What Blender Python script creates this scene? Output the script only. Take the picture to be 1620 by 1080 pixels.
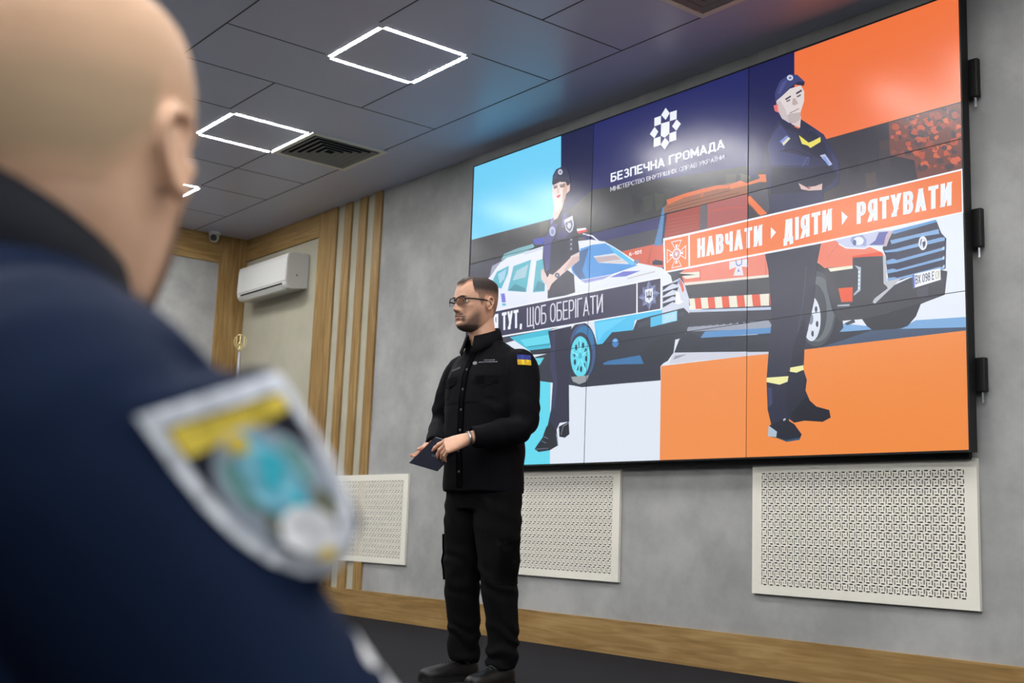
import bpy, bmesh, math, random
from mathutils import Vector, Matrix, noise
from mathutils.bvhtree import BVHTree
random.seed(7)
SC = bpy.context.scene
COL = SC.collection
for o in list(bpy.data.objects):
    bpy.data.objects.remove(o)

# ------------------------------------------------------------------ camera
cam_d = bpy.data.cameras.new('camera')
cam = bpy.data.objects.new('camera', cam_d)
COL.objects.link(cam)
R_ = (0.62272868, 0.78151141, 0.03806442)
U_ = (0.10168819, -0.12907193, 0.9864076)
F_ = (-0.77580184, 0.6103936, 0.15984728)
CAM = Vector((6.3722, -4.6267, 0.6406))
cam.matrix_world = Matrix(((R_[0], U_[0], -F_[0], CAM.x), (R_[1], U_[1], -F_[1], CAM.y), (R_[2], U_[2], -F_[2], CAM.z), (0, 0, 0, 1)))
cam_d.sensor_fit = 'HORIZONTAL'
cam_d.sensor_width = 36.0
cam_d.lens = 1880.23 / 1620 * 36.0
cam_d.clip_start = 0.05
cam_d.dof.use_dof = True
cam_d.dof.focus_distance = 5.4
cam_d.dof.aperture_fstop = 3.5
SC.camera = cam

# ------------------------------------------------------------------ world, exposure
W = bpy.data.worlds.new('room_dark')
SC.world = W
W.use_nodes = True
W.node_tree.nodes['Background'].inputs[0].default_value = (0.5, 0.53, 0.6, 1)
W.node_tree.nodes['Background'].inputs[1].default_value = 0.004
SC.view_settings.view_transform = 'Standard'
SC.view_settings.look = 'None'
SC.view_settings.exposure = 0.0
SC.view_settings.gamma = 1.0
SC.view_settings.use_curve_mapping = False
try:
    SC.cycles.use_denoising = True
    SC.cycles.max_bounces = 8
    SC.cycles.sample_clamp_indirect = 4.0
except Exception:
    pass
LAMP = 200.0        # radiance of the LED lines
SCREEN = 1.0       # radiance scale of the video wall

# ------------------------------------------------------------------ helpers
def lin(c):
    return c / 12.92 if c <= 0.04045 else ((c + 0.055) / 1.055) ** 2.4

def rgb(r, g, b):
    return (lin(r / 255), lin(g / 255), lin(b / 255), 1.0)

def mat(name, col, rough=0.6, spec=0.5, metal=0.0, var=0.0, scale=8.0, col2=None, bump=0.0, bscale=None, sss=0.0, stretch=None, sheen=0.0):
    m = bpy.data.materials.new(name)
    m.use_nodes = True
    nt = m.node_tree
    b = nt.nodes['Principled BSDF']
    b.inputs['Base Color'].default_value = col
    b.inputs['Roughness'].default_value = rough
    b.inputs['Specular IOR Level'].default_value = spec
    b.inputs['Metallic'].default_value = metal
    if sheen:
        b.inputs['Sheen Weight'].default_value = sheen
    if sss:
        b.inputs['Subsurface Weight'].default_value = sss
        b.inputs['Subsurface Radius'].default_value = (0.012, 0.004, 0.002)
        b.inputs['Subsurface Scale'].default_value = 1.0
    if col2 or bump or var:
        tc = nt.nodes.new('ShaderNodeTexCoord')
        mp = nt.nodes.new('ShaderNodeMapping')
        nt.links.new(tc.outputs['Object'], mp.inputs['Vector'])
        if stretch:
            mp.inputs['Scale'].default_value = stretch
        n = nt.nodes.new('ShaderNodeTexNoise')
        n.inputs['Scale'].default_value = scale
        n.inputs['Detail'].default_value = 6
        n.inputs['Roughness'].default_value = 0.6
        nt.links.new(mp.outputs[0], n.inputs['Vector'])
        if col2:
            rp = nt.nodes.new('ShaderNodeValToRGB')
            rp.color_ramp.elements[0].position = 0.36
            rp.color_ramp.elements[1].position = 0.66
            rp.color_ramp.elements[0].color = col
            rp.color_ramp.elements[1].color = col2
            nt.links.new(n.outputs['Fac'], rp.inputs[0])
            nt.links.new(rp.outputs[0], b.inputs['Base Color'])
        if bump:
            n2 = nt.nodes.new('ShaderNodeTexNoise')
            n2.inputs['Scale'].default_value = bscale or scale * 4
            n2.inputs['Detail'].default_value = 4
            nt.links.new(mp.outputs[0], n2.inputs['Vector'])
            bp = nt.nodes.new('ShaderNodeBump')
            bp.inputs['Strength'].default_value = bump
            bp.inputs['Distance'].default_value = 0.01
            nt.links.new(n2.outputs['Fac'], bp.inputs['Height'])
            nt.links.new(bp.outputs[0], b.inputs['Normal'])
    return m

def wood(name, axis):
    """oak board, the grain running along axis"""
    m = bpy.data.materials.new(name)
    m.use_nodes = True
    nt = m.node_tree
    b = nt.nodes['Principled BSDF']
    b.inputs['Roughness'].default_value = 0.5
    b.inputs['Specular IOR Level'].default_value = 0.3
    tc = nt.nodes.new('ShaderNodeTexCoord')
    mp = nt.nodes.new('ShaderNodeMapping')
    s = [13.0, 13.0, 13.0]
    s['xyz'.index(axis)] = 0.9
    mp.inputs['Scale'].default_value = s
    nt.links.new(tc.outputs['Object'], mp.inputs['Vector'])
    n = nt.nodes.new('ShaderNodeTexNoise')
    n.inputs['Scale'].default_value = 2.2
    n.inputs['Detail'].default_value = 8
    n.inputs['Distortion'].default_value = 1.2
    nt.links.new(mp.outputs[0], n.inputs['Vector'])
    rp = nt.nodes.new('ShaderNodeValToRGB')
    e = rp.color_ramp.elements
    e[0].position = 0.3
    e[0].color = rgb(130, 103, 62)
    e[1].position = 0.68
    e[1].color = rgb(166, 137, 90)
    k = e.new(0.5)
    k.color = rgb(150, 121, 75)
    nt.links.new(n.outputs['Fac'], rp.inputs[0])
    mp2 = nt.nodes.new('ShaderNodeMapping')
    s2 = [5.0, 5.0, 5.0]
    s2['xyz'.index(axis)] = 1.6
    mp2.inputs['Scale'].default_value = s2
    nt.links.new(tc.outputs['Object'], mp2.inputs['Vector'])
    v = nt.nodes.new('ShaderNodeTexNoise')
    v.inputs['Scale'].default_value = 1.3
    v.inputs['Detail'].default_value = 3
    nt.links.new(mp2.outputs[0], v.inputs['Vector'])
    r2 = nt.nodes.new('ShaderNodeValToRGB')
    r2.color_ramp.elements[0].position = 0.32
    r2.color_ramp.elements[0].color = (0.80, 0.75, 0.68, 1)
    r2.color_ramp.elements[1].position = 0.55
    r2.color_ramp.elements[1].color = (1, 1, 1, 1)
    nt.links.new(v.outputs['Fac'], r2.inputs[0])
    mx = nt.nodes.new('ShaderNodeMix')
    mx.data_type = 'RGBA'
    mx.blend_type = 'MULTIPLY'
    mx.inputs[0].default_value = 1.0
    nt.links.new(rp.outputs[0], mx.inputs[6])
    nt.links.new(r2.outputs[0], mx.inputs[7])
    nt.links.new(mx.outputs[2], b.inputs['Base Color'])
    return m

def emit(name, col, strength):
    m = bpy.data.materials.new(name)
    m.use_nodes = True
    b = m.node_tree.nodes['Principled BSDF']
    b.inputs['Base Color'].default_value = (0.8, 0.8, 0.8, 1)
    b.inputs['Emission Color'].default_value = col
    b.inputs['Emission Strength'].default_value = strength
    return m

def tag(o, label=None, cat=None, group=None, kind=None):
    if label: o['label'] = label
    if cat: o['category'] = cat
    if group: o['group'] = group
    if kind: o['kind'] = kind
    return o

def empty(name, loc=(0, 0, 0), rz=0.0):
    o = bpy.data.objects.new(name, None)
    o.empty_display_size = 0.1
    o.location = loc
    o.rotation_euler = (0, 0, rz)
    COL.objects.link(o)
    return o

def obj(name, data, mats=None, parent=None, smooth=False):
    """links a bmesh or a mesh as ONE object"""
    if isinstance(data, bmesh.types.BMesh):
        me = bpy.data.meshes.new(name)
        data.to_mesh(me)
        data.free()
    else:
        me = data
        me.name = name
    if mats is not None:
        if not me.materials:
            for m in (mats if isinstance(mats, (list, tuple)) else [mats]):
                me.materials.append(m)
    o = bpy.data.objects.new(name, me)
    COL.objects.link(o)
    if parent: o.parent = parent
    if smooth: me.polygons.foreach_set('use_smooth', [True] * len(me.polygons))
    return o

def box(bm, x0, x1, y0, y1, z0, z1, mi=0, bev=0.0):
    vs = [bm.verts.new(p) for p in ((x0, y0, z0), (x1, y0, z0), (x1, y1, z0), (x0, y1, z0), (x0, y0, z1), (x1, y0, z1), (x1, y1, z1), (x0, y1, z1))]
    fs = [bm.faces.new([vs[i] for i in q]) for q in ((3, 2, 1, 0), (4, 5, 6, 7), (0, 1, 5, 4), (1, 2, 6, 5), (2, 3, 7, 6), (3, 0, 4, 7))]
    for f in fs: f.material_index = mi
    if bev:
        es = list({e for f in fs for e in f.edges})
        bmesh.ops.bevel(bm, geom=es, offset=bev, segments=2, affect='EDGES', profile=0.6)

def boxes(*bs, bev=0.0):
    bm = bmesh.new()
    for b in bs: box(bm, *b, bev=bev)
    return bm

def prism(bm, pts, a, b, axis='x', mi=0):
    """pts: 2D outline, extruded from a to b along axis"""
    def P(p, t):
        return (t, p[0], p[1]) if axis == 'x' else ((p[0], t, p[1]) if axis == 'y' else (p[0], p[1], t))
    A = [bm.verts.new(P(p, a)) for p in pts]
    B = [bm.verts.new(P(p, b)) for p in pts]
    n = len(pts)
    fs = [bm.faces.new(A), bm.faces.new(B[::-1])]
    for i in range(n): fs.append(bm.faces.new((A[i], A[(i + 1) % n], B[(i + 1) % n], B[i])))
    for f in fs: f.material_index = mi
    return fs

def ring_pts(c, u, v, ru, rv, n=28, ex=2.0):
    c, u, v = Vector(c), Vector(u), Vector(v)
    out = []
    for k in range(n):
        t = 2 * math.pi * k / n
        cs, sn = math.cos(t), math.sin(t)
        out.append(c + u * (ru * math.copysign(abs(cs) ** (2 / ex), cs)) + v * (rv * math.copysign(abs(sn) ** (2 / ex), sn)))
    return out

def skin_rings(bm, rings, cap=True, mi=0):
    R = [[bm.verts.new(p) for p in r] for r in rings]
    n = len(R[0])
    fs = []
    for a, b in zip(R[:-1], R[1:]):
        for k in range(n): fs.append(bm.faces.new((a[k], a[(k + 1) % n], b[(k + 1) % n], b[k])))
    if cap:
        fs.append(bm.faces.new(R[0][::-1]))
        fs.append(bm.faces.new(R[-1]))
    for f in fs: f.material_index = mi
    return fs

def tube(bm, pts, rad, n=16, flat=1.0, up=(0, 0, 1), cap=True, mi=0, sub=1):
    """round tube along pts; rad one number or one per point; flat squeezes it along its second axis"""
    pts = [Vector(p) for p in pts]
    rad = list(rad) if isinstance(rad, (list, tuple)) else [rad] * len(pts)
    if sub > 1:
        pts, rad = spline(pts, rad, sub)
    rings = []
    prev = None
    for i, p in enumerate(pts):
        d = (pts[min(i + 1, len(pts) - 1)] - pts[max(i - 1, 0)]).normalized()
        if prev is None:
            u = Vector(up).cross(d)
            if u.length < 1e-3: u = Vector((1, 0, 0)).cross(d)
        else:
            u = prev - d * prev.dot(d)
        u.normalize()
        prev = u
        v = d.cross(u)
        rings.append(ring_pts(p, u, v, rad[i], rad[i] * flat, n))
    return skin_rings(bm, rings, cap, mi)

def spline(pts, rad, sub):
    P, Q = [], []
    n = len(pts)
    for i in range(n - 1):
        a, b, c, d = pts[max(i - 1, 0)], pts[i], pts[i + 1], pts[min(i + 2, n - 1)]
        for k in range(sub):
            t = k / sub
            P.append(0.5 * ((2 * b) + (c - a) * t + (2 * a - 5 * b + 4 * c - d) * t * t + (3 * b - a - 3 * c + d) * t ** 3))
            Q.append(rad[i] + (rad[i + 1] - rad[i]) * (3 * t * t - 2 * t ** 3))
    P.append(pts[-1])
    Q.append(rad[-1])
    return P, Q

def ball(bm, c, r, seg=16, mi=0, rot=None):
    rr = r if isinstance(r, (tuple, list)) else (r, r, r)
    M = Matrix.Translation(Vector(c))
    if rot: M = M @ rot
    M = M @ Matrix.Diagonal((rr[0], rr[1], rr[2], 1))
    res = bmesh.ops.create_uvsphere(bm, u_segments=seg, v_segments=max(8, seg // 2 + 2), radius=1.0, matrix=M)
    for v in res['verts']:
        for f in v.link_faces: f.material_index = mi

def voxel(bm, size, smooth=4, name='tmp'):
    """one closed continuous surface out of overlapping volumes"""
    me = bpy.data.meshes.new(name)
    bmesh.ops.recalc_face_normals(bm, faces=bm.faces)
    bm.to_mesh(me)
    bm.free()
    o = bpy.data.objects.new(name, me)
    COL.objects.link(o)
    r = o.modifiers.new('r', 'REMESH')
    r.mode = 'VOXEL'
    r.voxel_size = size
    if smooth:
        s = o.modifiers.new('s', 'SMOOTH')
        s.factor = 0.5
        s.iterations = smooth
    bpy.context.view_layer.update()
    out = bpy.data.meshes.new_from_object(o.evaluated_get(bpy.context.evaluated_depsgraph_get()))
    bpy.data.objects.remove(o)
    bpy.data.meshes.remove(me)
    return out

def wrinkle(me, fn):
    """moves every vertex along its normal by fn(co, normal)"""
    nrm = [v.normal.copy() for v in me.vertices]
    for v, n in zip(me.vertices, nrm):
        v.co += n * fn(v.co, n)
    me.update()

def bvh_of(me):
    bm = bmesh.new()
    bm.from_mesh(me)
    t = BVHTree.FromBMesh(bm)
    bm.free()
    return t

def interp(tab, z):
    """smooth interpolation in rows (z, a, b, ...)"""
    if z <= tab[0][0]: return tab[0][1:]
    if z >= tab[-1][0]: return tab[-1][1:]
    for i in range(len(tab) - 1):
        if tab[i][0] <= z <= tab[i + 1][0]:
            t = (z - tab[i][0]) / (tab[i + 1][0] - tab[i][0])
            p, q = tab[max(i - 1, 0)], tab[min(i + 2, len(tab) - 1)]
            out = []
            for k in range(1, len(tab[0])):
                a, b, c, d = p[k], tab[i][k], tab[i + 1][k], q[k]
                out.append(0.5 * (2 * b + (c - a) * t + (2 * a - 5 * b + 4 * c - d) * t * t + (3 * b - a - 3 * c + d) * t ** 3))
            return out

def sm(a, b, x):
    t = max(0.0, min(1.0, (x - a) / (b - a)))
    return t * t * (3 - 2 * t)

def bell(x, s):
    return math.exp(-0.5 * (x / s) ** 2)

# ------------------------------------------------------------------ materials of the room
M_plaster = mat('grey_plaster', rgb(143, 144, 143), 0.75, 0.25, scale=2.6, col2=rgb(167, 168, 166), bump=0.12, bscale=14)
M_cream = mat('cream_panel', rgb(166, 163, 145), 0.7, 0.25, scale=3, col2=rgb(175, 172, 155), bump=0.05, bscale=30)
M_oak_v = wood('oak_upright', 'z')
M_oak_x = wood('oak_lying_x', 'x')
M_oak_y = wood('oak_lying_y', 'y')
M_ceil = mat('satin_ceiling', rgb(190, 196, 220), 0.33, 0.5, scale=1.5, bump=0.02, bscale=3)
M_ceil.node_tree.nodes['Principled BSDF'].inputs['IOR'].default_value = 1.65
M_groove = mat('ceiling_groove', rgb(96, 96, 98), 0.9, 0.1)
M_carpet = mat('charcoal_carpet', rgb(27, 27, 30), 0.95, 0.1, scale=160, col2=rgb(42, 42, 45), bump=0.5, bscale=320)
M_hall = mat('dark_laminate', rgb(64, 62, 60), 0.6, 0.3)
M_white = mat('white_enamel', rgb(226, 224, 212), 0.45, 0.35)
M_acwhite = mat('white_plastic', rgb(206, 208, 205), 0.35, 0.5)
M_acgrey = mat('grey_plastic', rgb(120, 122, 122), 0.5, 0.4)
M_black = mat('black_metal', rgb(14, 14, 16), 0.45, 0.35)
M_dark = mat('dark_void', rgb(26, 26, 27), 0.9, 0.1)
M_gold = mat('gilded_metal', rgb(206, 192, 140), 0.3, 0.5, metal=0.75)
M_steel = mat('steel', rgb(180, 182, 186), 0.3, 0.5, metal=0.9)
M_led = emit('led_line', (1.0, 0.98, 0.97, 1), LAMP)
M_backwall = mat('grey_paint', rgb(60, 60, 62), 0.8, 0.2)

# ------------------------------------------------------------------ the room
WY = 0.1                                  # front wall
CZ = 3.245                                # ceiling
XL, XR, YB = -3.67, 9.2, -8.6
FZ = -0.32                                # floor of the audience, the stage is at 0
def struct(name, bm, m, smooth=False):
    return tag(obj(name, bm, m, smooth=smooth), kind='structure')

struct('floor', boxes((XL - 0.1, XR + 0.1, YB - 0.1, -2.75, FZ - 0.1, FZ)), M_hall)
struct('floor_stage', boxes((XL - 0.1, XR + 0.1, -2.75, WY + 0.1, FZ - 0.1, 0.0)), M_carpet)
bm = bmesh.new()
box(bm, XL - 0.1, -1.315, WY, WY + 0.12, FZ, CZ, 1)
box(bm, -1.315, XR + 0.1, WY, WY + 0.12, FZ, CZ, 0)
struct('wall_front', bm, [M_plaster, M_cream])
struct('wall_left', boxes((XL - 0.12, XL, YB, WY, FZ, CZ)), M_plaster)
struct('wall_right', boxes((XR, XR + 0.12, YB, WY, FZ, CZ)), M_backwall)
struct('wall_back', boxes((XL - 0.1, XR + 0.1, YB - 0.12, YB, FZ, CZ)), M_backwall)

# glowing panes added on the unseen right wall to brighten the foreground
bm = bmesh.new()
for (y0, y1) in ((-6.6, -6.52), (-4.84, -4.76), (-3.08, -3.0)): box(bm, XR - 0.03, XR + 0.02, y0, y1, 0.7, 2.5, 0)
for (z0, z1) in ((0.7, 0.78), (2.42, 2.5)): box(bm, XR - 0.03, XR + 0.02, -6.52, -3.08, z0, z1, 0)
for (y0, y1) in ((-6.52, -4.84), (-4.76, -3.08)): box(bm, XR - 0.008, XR - 0.002, y0, y1, 0.78, 2.42, 1)
struct('added_window_1', bm, [M_acwhite, emit('fill_light_pane', (0.86, 0.94, 1.0, 1), 2.0)])

bm = bmesh.new()
box(bm, XL - 0.12, XR + 0.12, YB - 0.12, WY + 0.12, CZ, CZ + 0.1, 0)
G = 0.004
def seam(x0, y0, x1, y1):
    x0, x1, y0, y1 = min(x0, x1) - G, max(x0, x1) + G, min(y0, y1) - G, max(y0, y1) + G
    box(bm, x0, x1, y0, y1, CZ - 0.0012, CZ + 0.02, 1)
seam(XL, -0.437, XR, -0.437)
for x, a, b in ((0.14, -2.19, -0.437), (1.31, -1.0, -0.437), (1.91, -2.19, -0.437), (0.735, -2.19, -1.6), (-1.62, -1.6, -0.437), (-2.25, -1.0, -0.437), (2.5, -2.19, -1.0), (-0.47, -2.19, -1.6), (-1.06, -1.0, -0.437), (3.7, -1.6, -0.437), (4.3, -2.19, -0.437), (5.5, -2.19, -0.437), (-3.0, -2.19, -0.437)):
    seam(x, a, x, b)
for y, a, b in ((-1.0, 0.14, 0.72), (-1.0, 1.91, 2.5), (-1.0, -2.25, -1.06), (-1.6, -0.47, 0.14), (-1.6, 1.31, 1.91), (-2.19, XL, XR), (-1.6, -1.62, -1.08), (-1.6, 3.1, 4.3), (-1.0, 3.1, 3.7), (-2.79, XL, XR), (-3.39, XL, XR), (-3.99, XL, XR), (-5.19, XL, XR), (-6.39, XL, XR), (-7.6, XL, XR)):
    seam(a, y, b, y)
k = 0
for y in (-2.19, -2.79, -3.39, -3.99, -5.19, -6.39):
    x = XL + 0.6 * (k % 2)
    while x < XR:
        seam(x, y - 0.6, x, y)
        x += 1.2
    k += 1
struct('ceiling', bm, [M_ceil, M_groove])

struct('baseboard_front', boxes((XL + 0.015, XR, WY - 0.018, WY, 0.0, 0.19), bev=0.002), M_oak_x)
struct('baseboard_left', boxes((XL, XL + 0.015, -2.75, WY, 0.0, 0.19), bev=0.002), M_oak_y)

T = 0.018
struct('trim_1', boxes((-2.29, -2.0, WY - T, WY, 0.19, CZ), bev=0.002), M_oak_v)                       # wide upright board
struct('trim_2', boxes((XL + T, -2.29, WY - T, WY, 3.039, CZ), bev=0.002), M_oak_x)                    # head board over the cream panel
struct('trim_3', boxes((XL, XL + T, -0.175, WY, 0.19, CZ), bev=0.002), M_oak_v)                        # upright board in the corner
struct('trim_4', boxes((XL, XL + T, -2.9, -0.175, 2.985, CZ), bev=0.002), M_oak_y)                     # head board on the left wall
for (x0, x1, n) in ((-1.88, -1.77, 'first'), (-1.65, -1.54, 'middle'), (-1.425, -1.315, 'last')):
    s = obj('wall_slat', boxes((x0, x1, WY - T, WY, 0.19, CZ), bev=0.002), M_oak_v)
    tag(s, {'first': 'oak wall slat next to the wide oak board, leftmost of the three', 'middle': 'oak wall slat in the middle of the row of three', 'last': 'oak wall slat at the edge of the grey plaster, rightmost of the three'}[n], 'wall slat', 'upright oak slats on the cream wall')

# ------------------------------------------------------------------ perforated radiator screens
def sheet_mesh():
    """white sheet pierced with rows of pinwheels; 28 x 14 cells of 40 mm"""
    NX, NZ, S = 28, 14, 14
    hole = set()
    for i in (6, 7):
        for j in (6, 7): hole.add((i, j))
    for k in range(2, 9):
        for m in (11, 12): hole.add((k - 1, m))       # upper bar
        for m in (1, 2): hole.add((m, k))             # left bar
    for k in range(5, 12):
        for m in (11, 12): hole.add((m, k))           # right bar
        for m in (1, 2): hole.add((k, m))             # lower bar
    c = 1.11 / (NX * S)
    cz = 0.555 / (NZ * S)
    bm = bmesh.new()
    V = [[bm.verts.new((-0.555 + i * c, 0, j * cz)) for i in range(NX * S + 1)] for j in range(NZ * S + 1)]
    for j in range(NZ * S):
        for i in range(NX * S):
            if (i % S, j % S) not in hole:
                bm.faces.new((V[j][i], V[j][i + 1], V[j + 1][i + 1], V[j + 1][i]))
    bmesh.ops.delete(bm, geom=[v for v in bm.verts if not v.link_faces], context='VERTS')
    me = bpy.data.meshes.new('perforated_sheet')
    bm.to_mesh(me)
    bm.free()
    o = bpy.data.objects.new('t', me)
    COL.objects.link(o)
    s = o.modifiers.new('s', 'SOLIDIFY')
    s.thickness = 0.004
    s.offset = -1
    bpy.context.view_layer.update()
    out = bpy.data.meshes.new_from_object(o.evaluated_get(bpy.context.evaluated_depsgraph_get()))
    bpy.data.objects.remove(o)
    return out
SHEET = sheet_mesh()
FRAME = None
def radiator_screen(xc, label):
    global FRAME
    r = empty('radiator_screen', (xc, WY, 0.397))
    tag(r, label, 'radiator screen', 'perforated white radiator screens under the video wall')
    if FRAME is None:
        FRAME = bpy.data.meshes.new('frame')
        bm = boxes((-0.612, -0.553, -0.020, -0.002, 0, 0.64), (0.553, 0.612, -0.020, -0.002, 0, 0.64), (-0.553, 0.553, -0.020, -0.002, 0, 0.042), (-0.553, 0.553, -0.020, -0.002, 0.595, 0.64))
        bm.to_mesh(FRAME)
        bm.free()
    obj('frame', FRAME, M_white, r)
    s = obj('perforated_sheet', SHEET, M_white, r)
    s.location = (0, -0.0195, 0.041)
    b = obj('backing', boxes((-0.553, 0.553, -0.006, -0.002, 0.042, 0.595)), M_dark, r)
    return r
radiator_screen(3.01, 'white perforated radiator screen on the grey wall, rightmost, shown whole')
radiator_screen(0.82, 'white perforated radiator screen half hidden behind the standing speaker')
radiator_screen(-1.352, 'white perforated radiator screen under the oak slats, leftmost')

# ------------------------------------------------------------------ ceiling lights and vents
def strip_mesh(horizontal):
    L = 0.262
    return boxes((-L, L, -0.011, 0.011, -0.0005, 0.004)) if horizontal else boxes((-0.011, 0.011, -L, L, -0.0005, 0.004))
SM = {}
for h in (True, False):
    me = bpy.data.meshes.new('led_tube')
    b = strip_mesh(h)
    b.to_mesh(me)
    b.free()
    SM[h] = me
JOINT = bpy.data.meshes.new('corner_joint')
b = boxes((-0.013, 0.013, -0.013, 0.013, -0.0012, 0.003))
b.to_mesh(JOINT)
b.free()
def ceiling_light(x, y, label, group='square LED line lights on the ceiling'):
    r = empty('ceiling_light', (x, y, CZ))
    tag(r, label, 'ceiling light', group)
    for h, dx, dy in ((True, 0, -0.279), (True, 0, 0.279), (False, -0.279, 0), (False, 0.279, 0)):
        t = obj('led_tube', SM[h], M_led, r)
        t.location = (dx, dy, -0.0002)
    for sx in (-1, 1):
        for sy in (-1, 1):
            t = obj('corner_joint', JOINT, M_acwhite, r)
            t.location = (sx * 0.279, sy * 0.279, 0)
ceiling_light(0.985, -1.28, 'square LED line light on the ceiling, nearest to the middle, largest in view')
ceiling_light(-0.815, -1.27, 'square LED line light on the ceiling beside the louvred vent')
ceiling_light(-2.61, -1.26, 'square LED line light on the ceiling mostly hidden behind the seated man\'s head')
for y in (-1.28, -3.08, -4.88, -6.68):
    for x in (-2.61, -0.815, 0.985, 2.785, 4.585, 6.385, 8.185):
        if y == -1.28 and x < 2: continue
        ceiling_light(x, y, 'square LED line light on the ceiling outside the picture', 'square LED line lights outside the picture')

def ceiling_vent(x, y, label):
    r = empty('ceiling_vent', (x, y, CZ))
    tag(r, label, 'ceiling vent', 'square louvred ceiling vents')
    H = 0.295
    bm = bmesh.new()
    for a, b in ((H, H - 0.035),):
        box(bm, -a, a, -a, -b, -0.010, 0.0)
        box(bm, -a, a, b, a, -0.010, 0.0)
        box(bm, -a, -b, -b, b, -0.010, 0.0)
        box(bm, b, a, -b, b, -0.010, 0.0)
    obj('frame', bm, M_white, r)
    obj('backing', boxes((-H + 0.03, H - 0.03, -H + 0.03, H - 0.03, -0.0015, 0.0)), M_dark, r)
    for k in range(5):                                   # nested louvres, each a square funnel
        a = 0.245 - k * 0.046
        b = a - 0.030
        bm = bmesh.new()
        lo = [bm.verts.new(p) for p in ((-a, -a, -0.012), (a, -a, -0.012), (a, a, -0.012), (-a, a, -0.012))]
        hi = [bm.verts.new(p) for p in ((-b, -b, -0.003), (b, -b, -0.003), (b, b, -0.003), (-b, b, -0.003))]
        lo2 = [bm.verts.new(v.co + Vector((0, 0, 0.003))) for v in lo]
        for i in range(4):
            j = (i + 1) % 4
            bm.faces.new((lo[i], lo[j], hi[j], hi[i]))
            bm.faces.new((lo2[i], lo2[j], lo[j], lo[i]))
            bm.faces.new((hi[i], hi[j], lo2[j], lo2[i]))
        bmesh.ops.recalc_face_normals(bm, faces=bm.faces)
        obj('louvre', bm, M_acgrey, r)
ceiling_vent(-0.775, -0.70, 'square louvred vent in the ceiling beside the second square light')
ceiling_vent(2.79, -0.735, 'square louvred vent at the top edge above the video wall')

# ------------------------------------------------------------------ air conditioner on the cream wall
ac = empty('air_conditioner', (-2.92, WY, 2.61))
tag(ac, 'white wall-mounted split air conditioner under the oak head board', 'air conditioner')
prof = [(0.0, 0.30), (-0.015, 0.31), (-0.17, 0.30), (-0.197, 0.285), (-0.205, 0.25), (-0.210, 0.06), (-0.200, 0.020), (-0.178, -0.004), (-0.155, -0.010), (-0.09, 0.0), (0.0, 0.012)]
bm = bmesh.new()
prism(bm, prof, -0.465, 0.465, 'x')
bmesh.ops.recalc_face_normals(bm, faces=bm.faces)
bmesh.ops.bevel(bm, geom=[e for e in bm.edges if abs(e.verts[0].co.x - e.verts[1].co.x) < 1e-4], offset=0.006, segments=2, affect='EDGES')
obj('housing', bm, M_acwhite, ac)
obj('outlet_slot', boxes((-0.39, 0.39, -0.207, -0.18, 0.026, 0.041)), M_dark, ac)
bm = bmesh.new()
prism(bm, [(-0.214, 0.022), (-0.219, 0.018), (-0.190, -0.014), (-0.176, -0.018), (-0.178, -0.008)], -0.40, 0.40, 'x')
bmesh.ops.recalc_face_normals(bm, faces=bm.faces)
obj('flap', bm, M_acwhite, ac)
obj('panel_seam', boxes((-0.455, 0.455, -0.2115, -0.2, 0.052, 0.055)), M_acgrey, ac)
bm = bmesh.new()
ball(bm, (0.466, -0.11, 0.11), (0.003, 0.009, 0.009), 12)
obj('screw_cap', bm, M_acgrey, ac)
bm = bmesh.new()
box(bm, -0.03, 0.03, -0.2118, -0.208, 0.075, 0.083)
obj('maker_plate', bm, mat('pale_grey', rgb(198, 200, 200), 0.4), ac)

# ------------------------------------------------------------------ dome camera by the left wall
dc = empty('security_camera', (XL + 0.075, -0.27, CZ))
tag(dc, 'small white dome security camera on the ceiling in the far left corner', 'security camera')
bm = bmesh.new()
skin_rings(bm, [ring_pts((0, 0, z), (1, 0, 0), (0, 1, 0), r, r, 24) for z, r in ((0, 0.052), (-0.022, 0.054), (-0.03, 0.048))])
obj('base', bm, M_acwhite, dc)
bm = bmesh.new()
ball(bm, (0, 0, -0.050), (0.044, 0.044, 0.044), 20)
obj('ball_housing', bm, M_acwhite, dc, True)
bm = bmesh.new()
d = Vector((0.78, -0.58, -0.25)).normalized()
u = d.cross(Vector((0, 0, 1))).normalized()
v = u.cross(d)
c0 = Vector((0, 0, -0.05))
skin_rings(bm, [ring_pts(c0 + d * t, u, v, r, r, 20) for t, r in ((0.030, 0.031), (0.0455, 0.029), (0.047, 0.02))])
obj('lens', bm, M_black, dc)

# ------------------------------------------------------------------ flagpole with a trident finial
fp = empty('flagpole', (-2.83, -0.30, 0))
tag(fp, 'flagpole top with a gilded trident finial in front of the cream wall', 'flagpole')
bm = bmesh.new()
skin_rings(bm, [ring_pts((0, 0, z), (1, 0, 0), (0, 1, 0), r, r, 24) for z, r in ((0, 0.17), (0.02, 0.17), (0.035, 0.06), (0.10, 0.03), (0.11, 0.02))])
obj('base', bm, M_gold, fp, False)
bm = bmesh.new()
tube(bm, [(0, 0, 0.1), (0, 0, 2.07)], 0.012, 12)
obj('pole', bm, M_steel, fp)
bm = bmesh.new()
ball(bm, (0, 0, 2.085), 0.018, 14)
tube(bm, [(0, 0, 2.09), (0, 0, 2.115)], 0.006, 8)
ux, uy = 0.62, 0.786
def tp(a, z): return (a * ux, a * uy, z)
tube(bm, [tp(0, 2.11), tp(0, 2.205)], 0.0055, 8)
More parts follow.
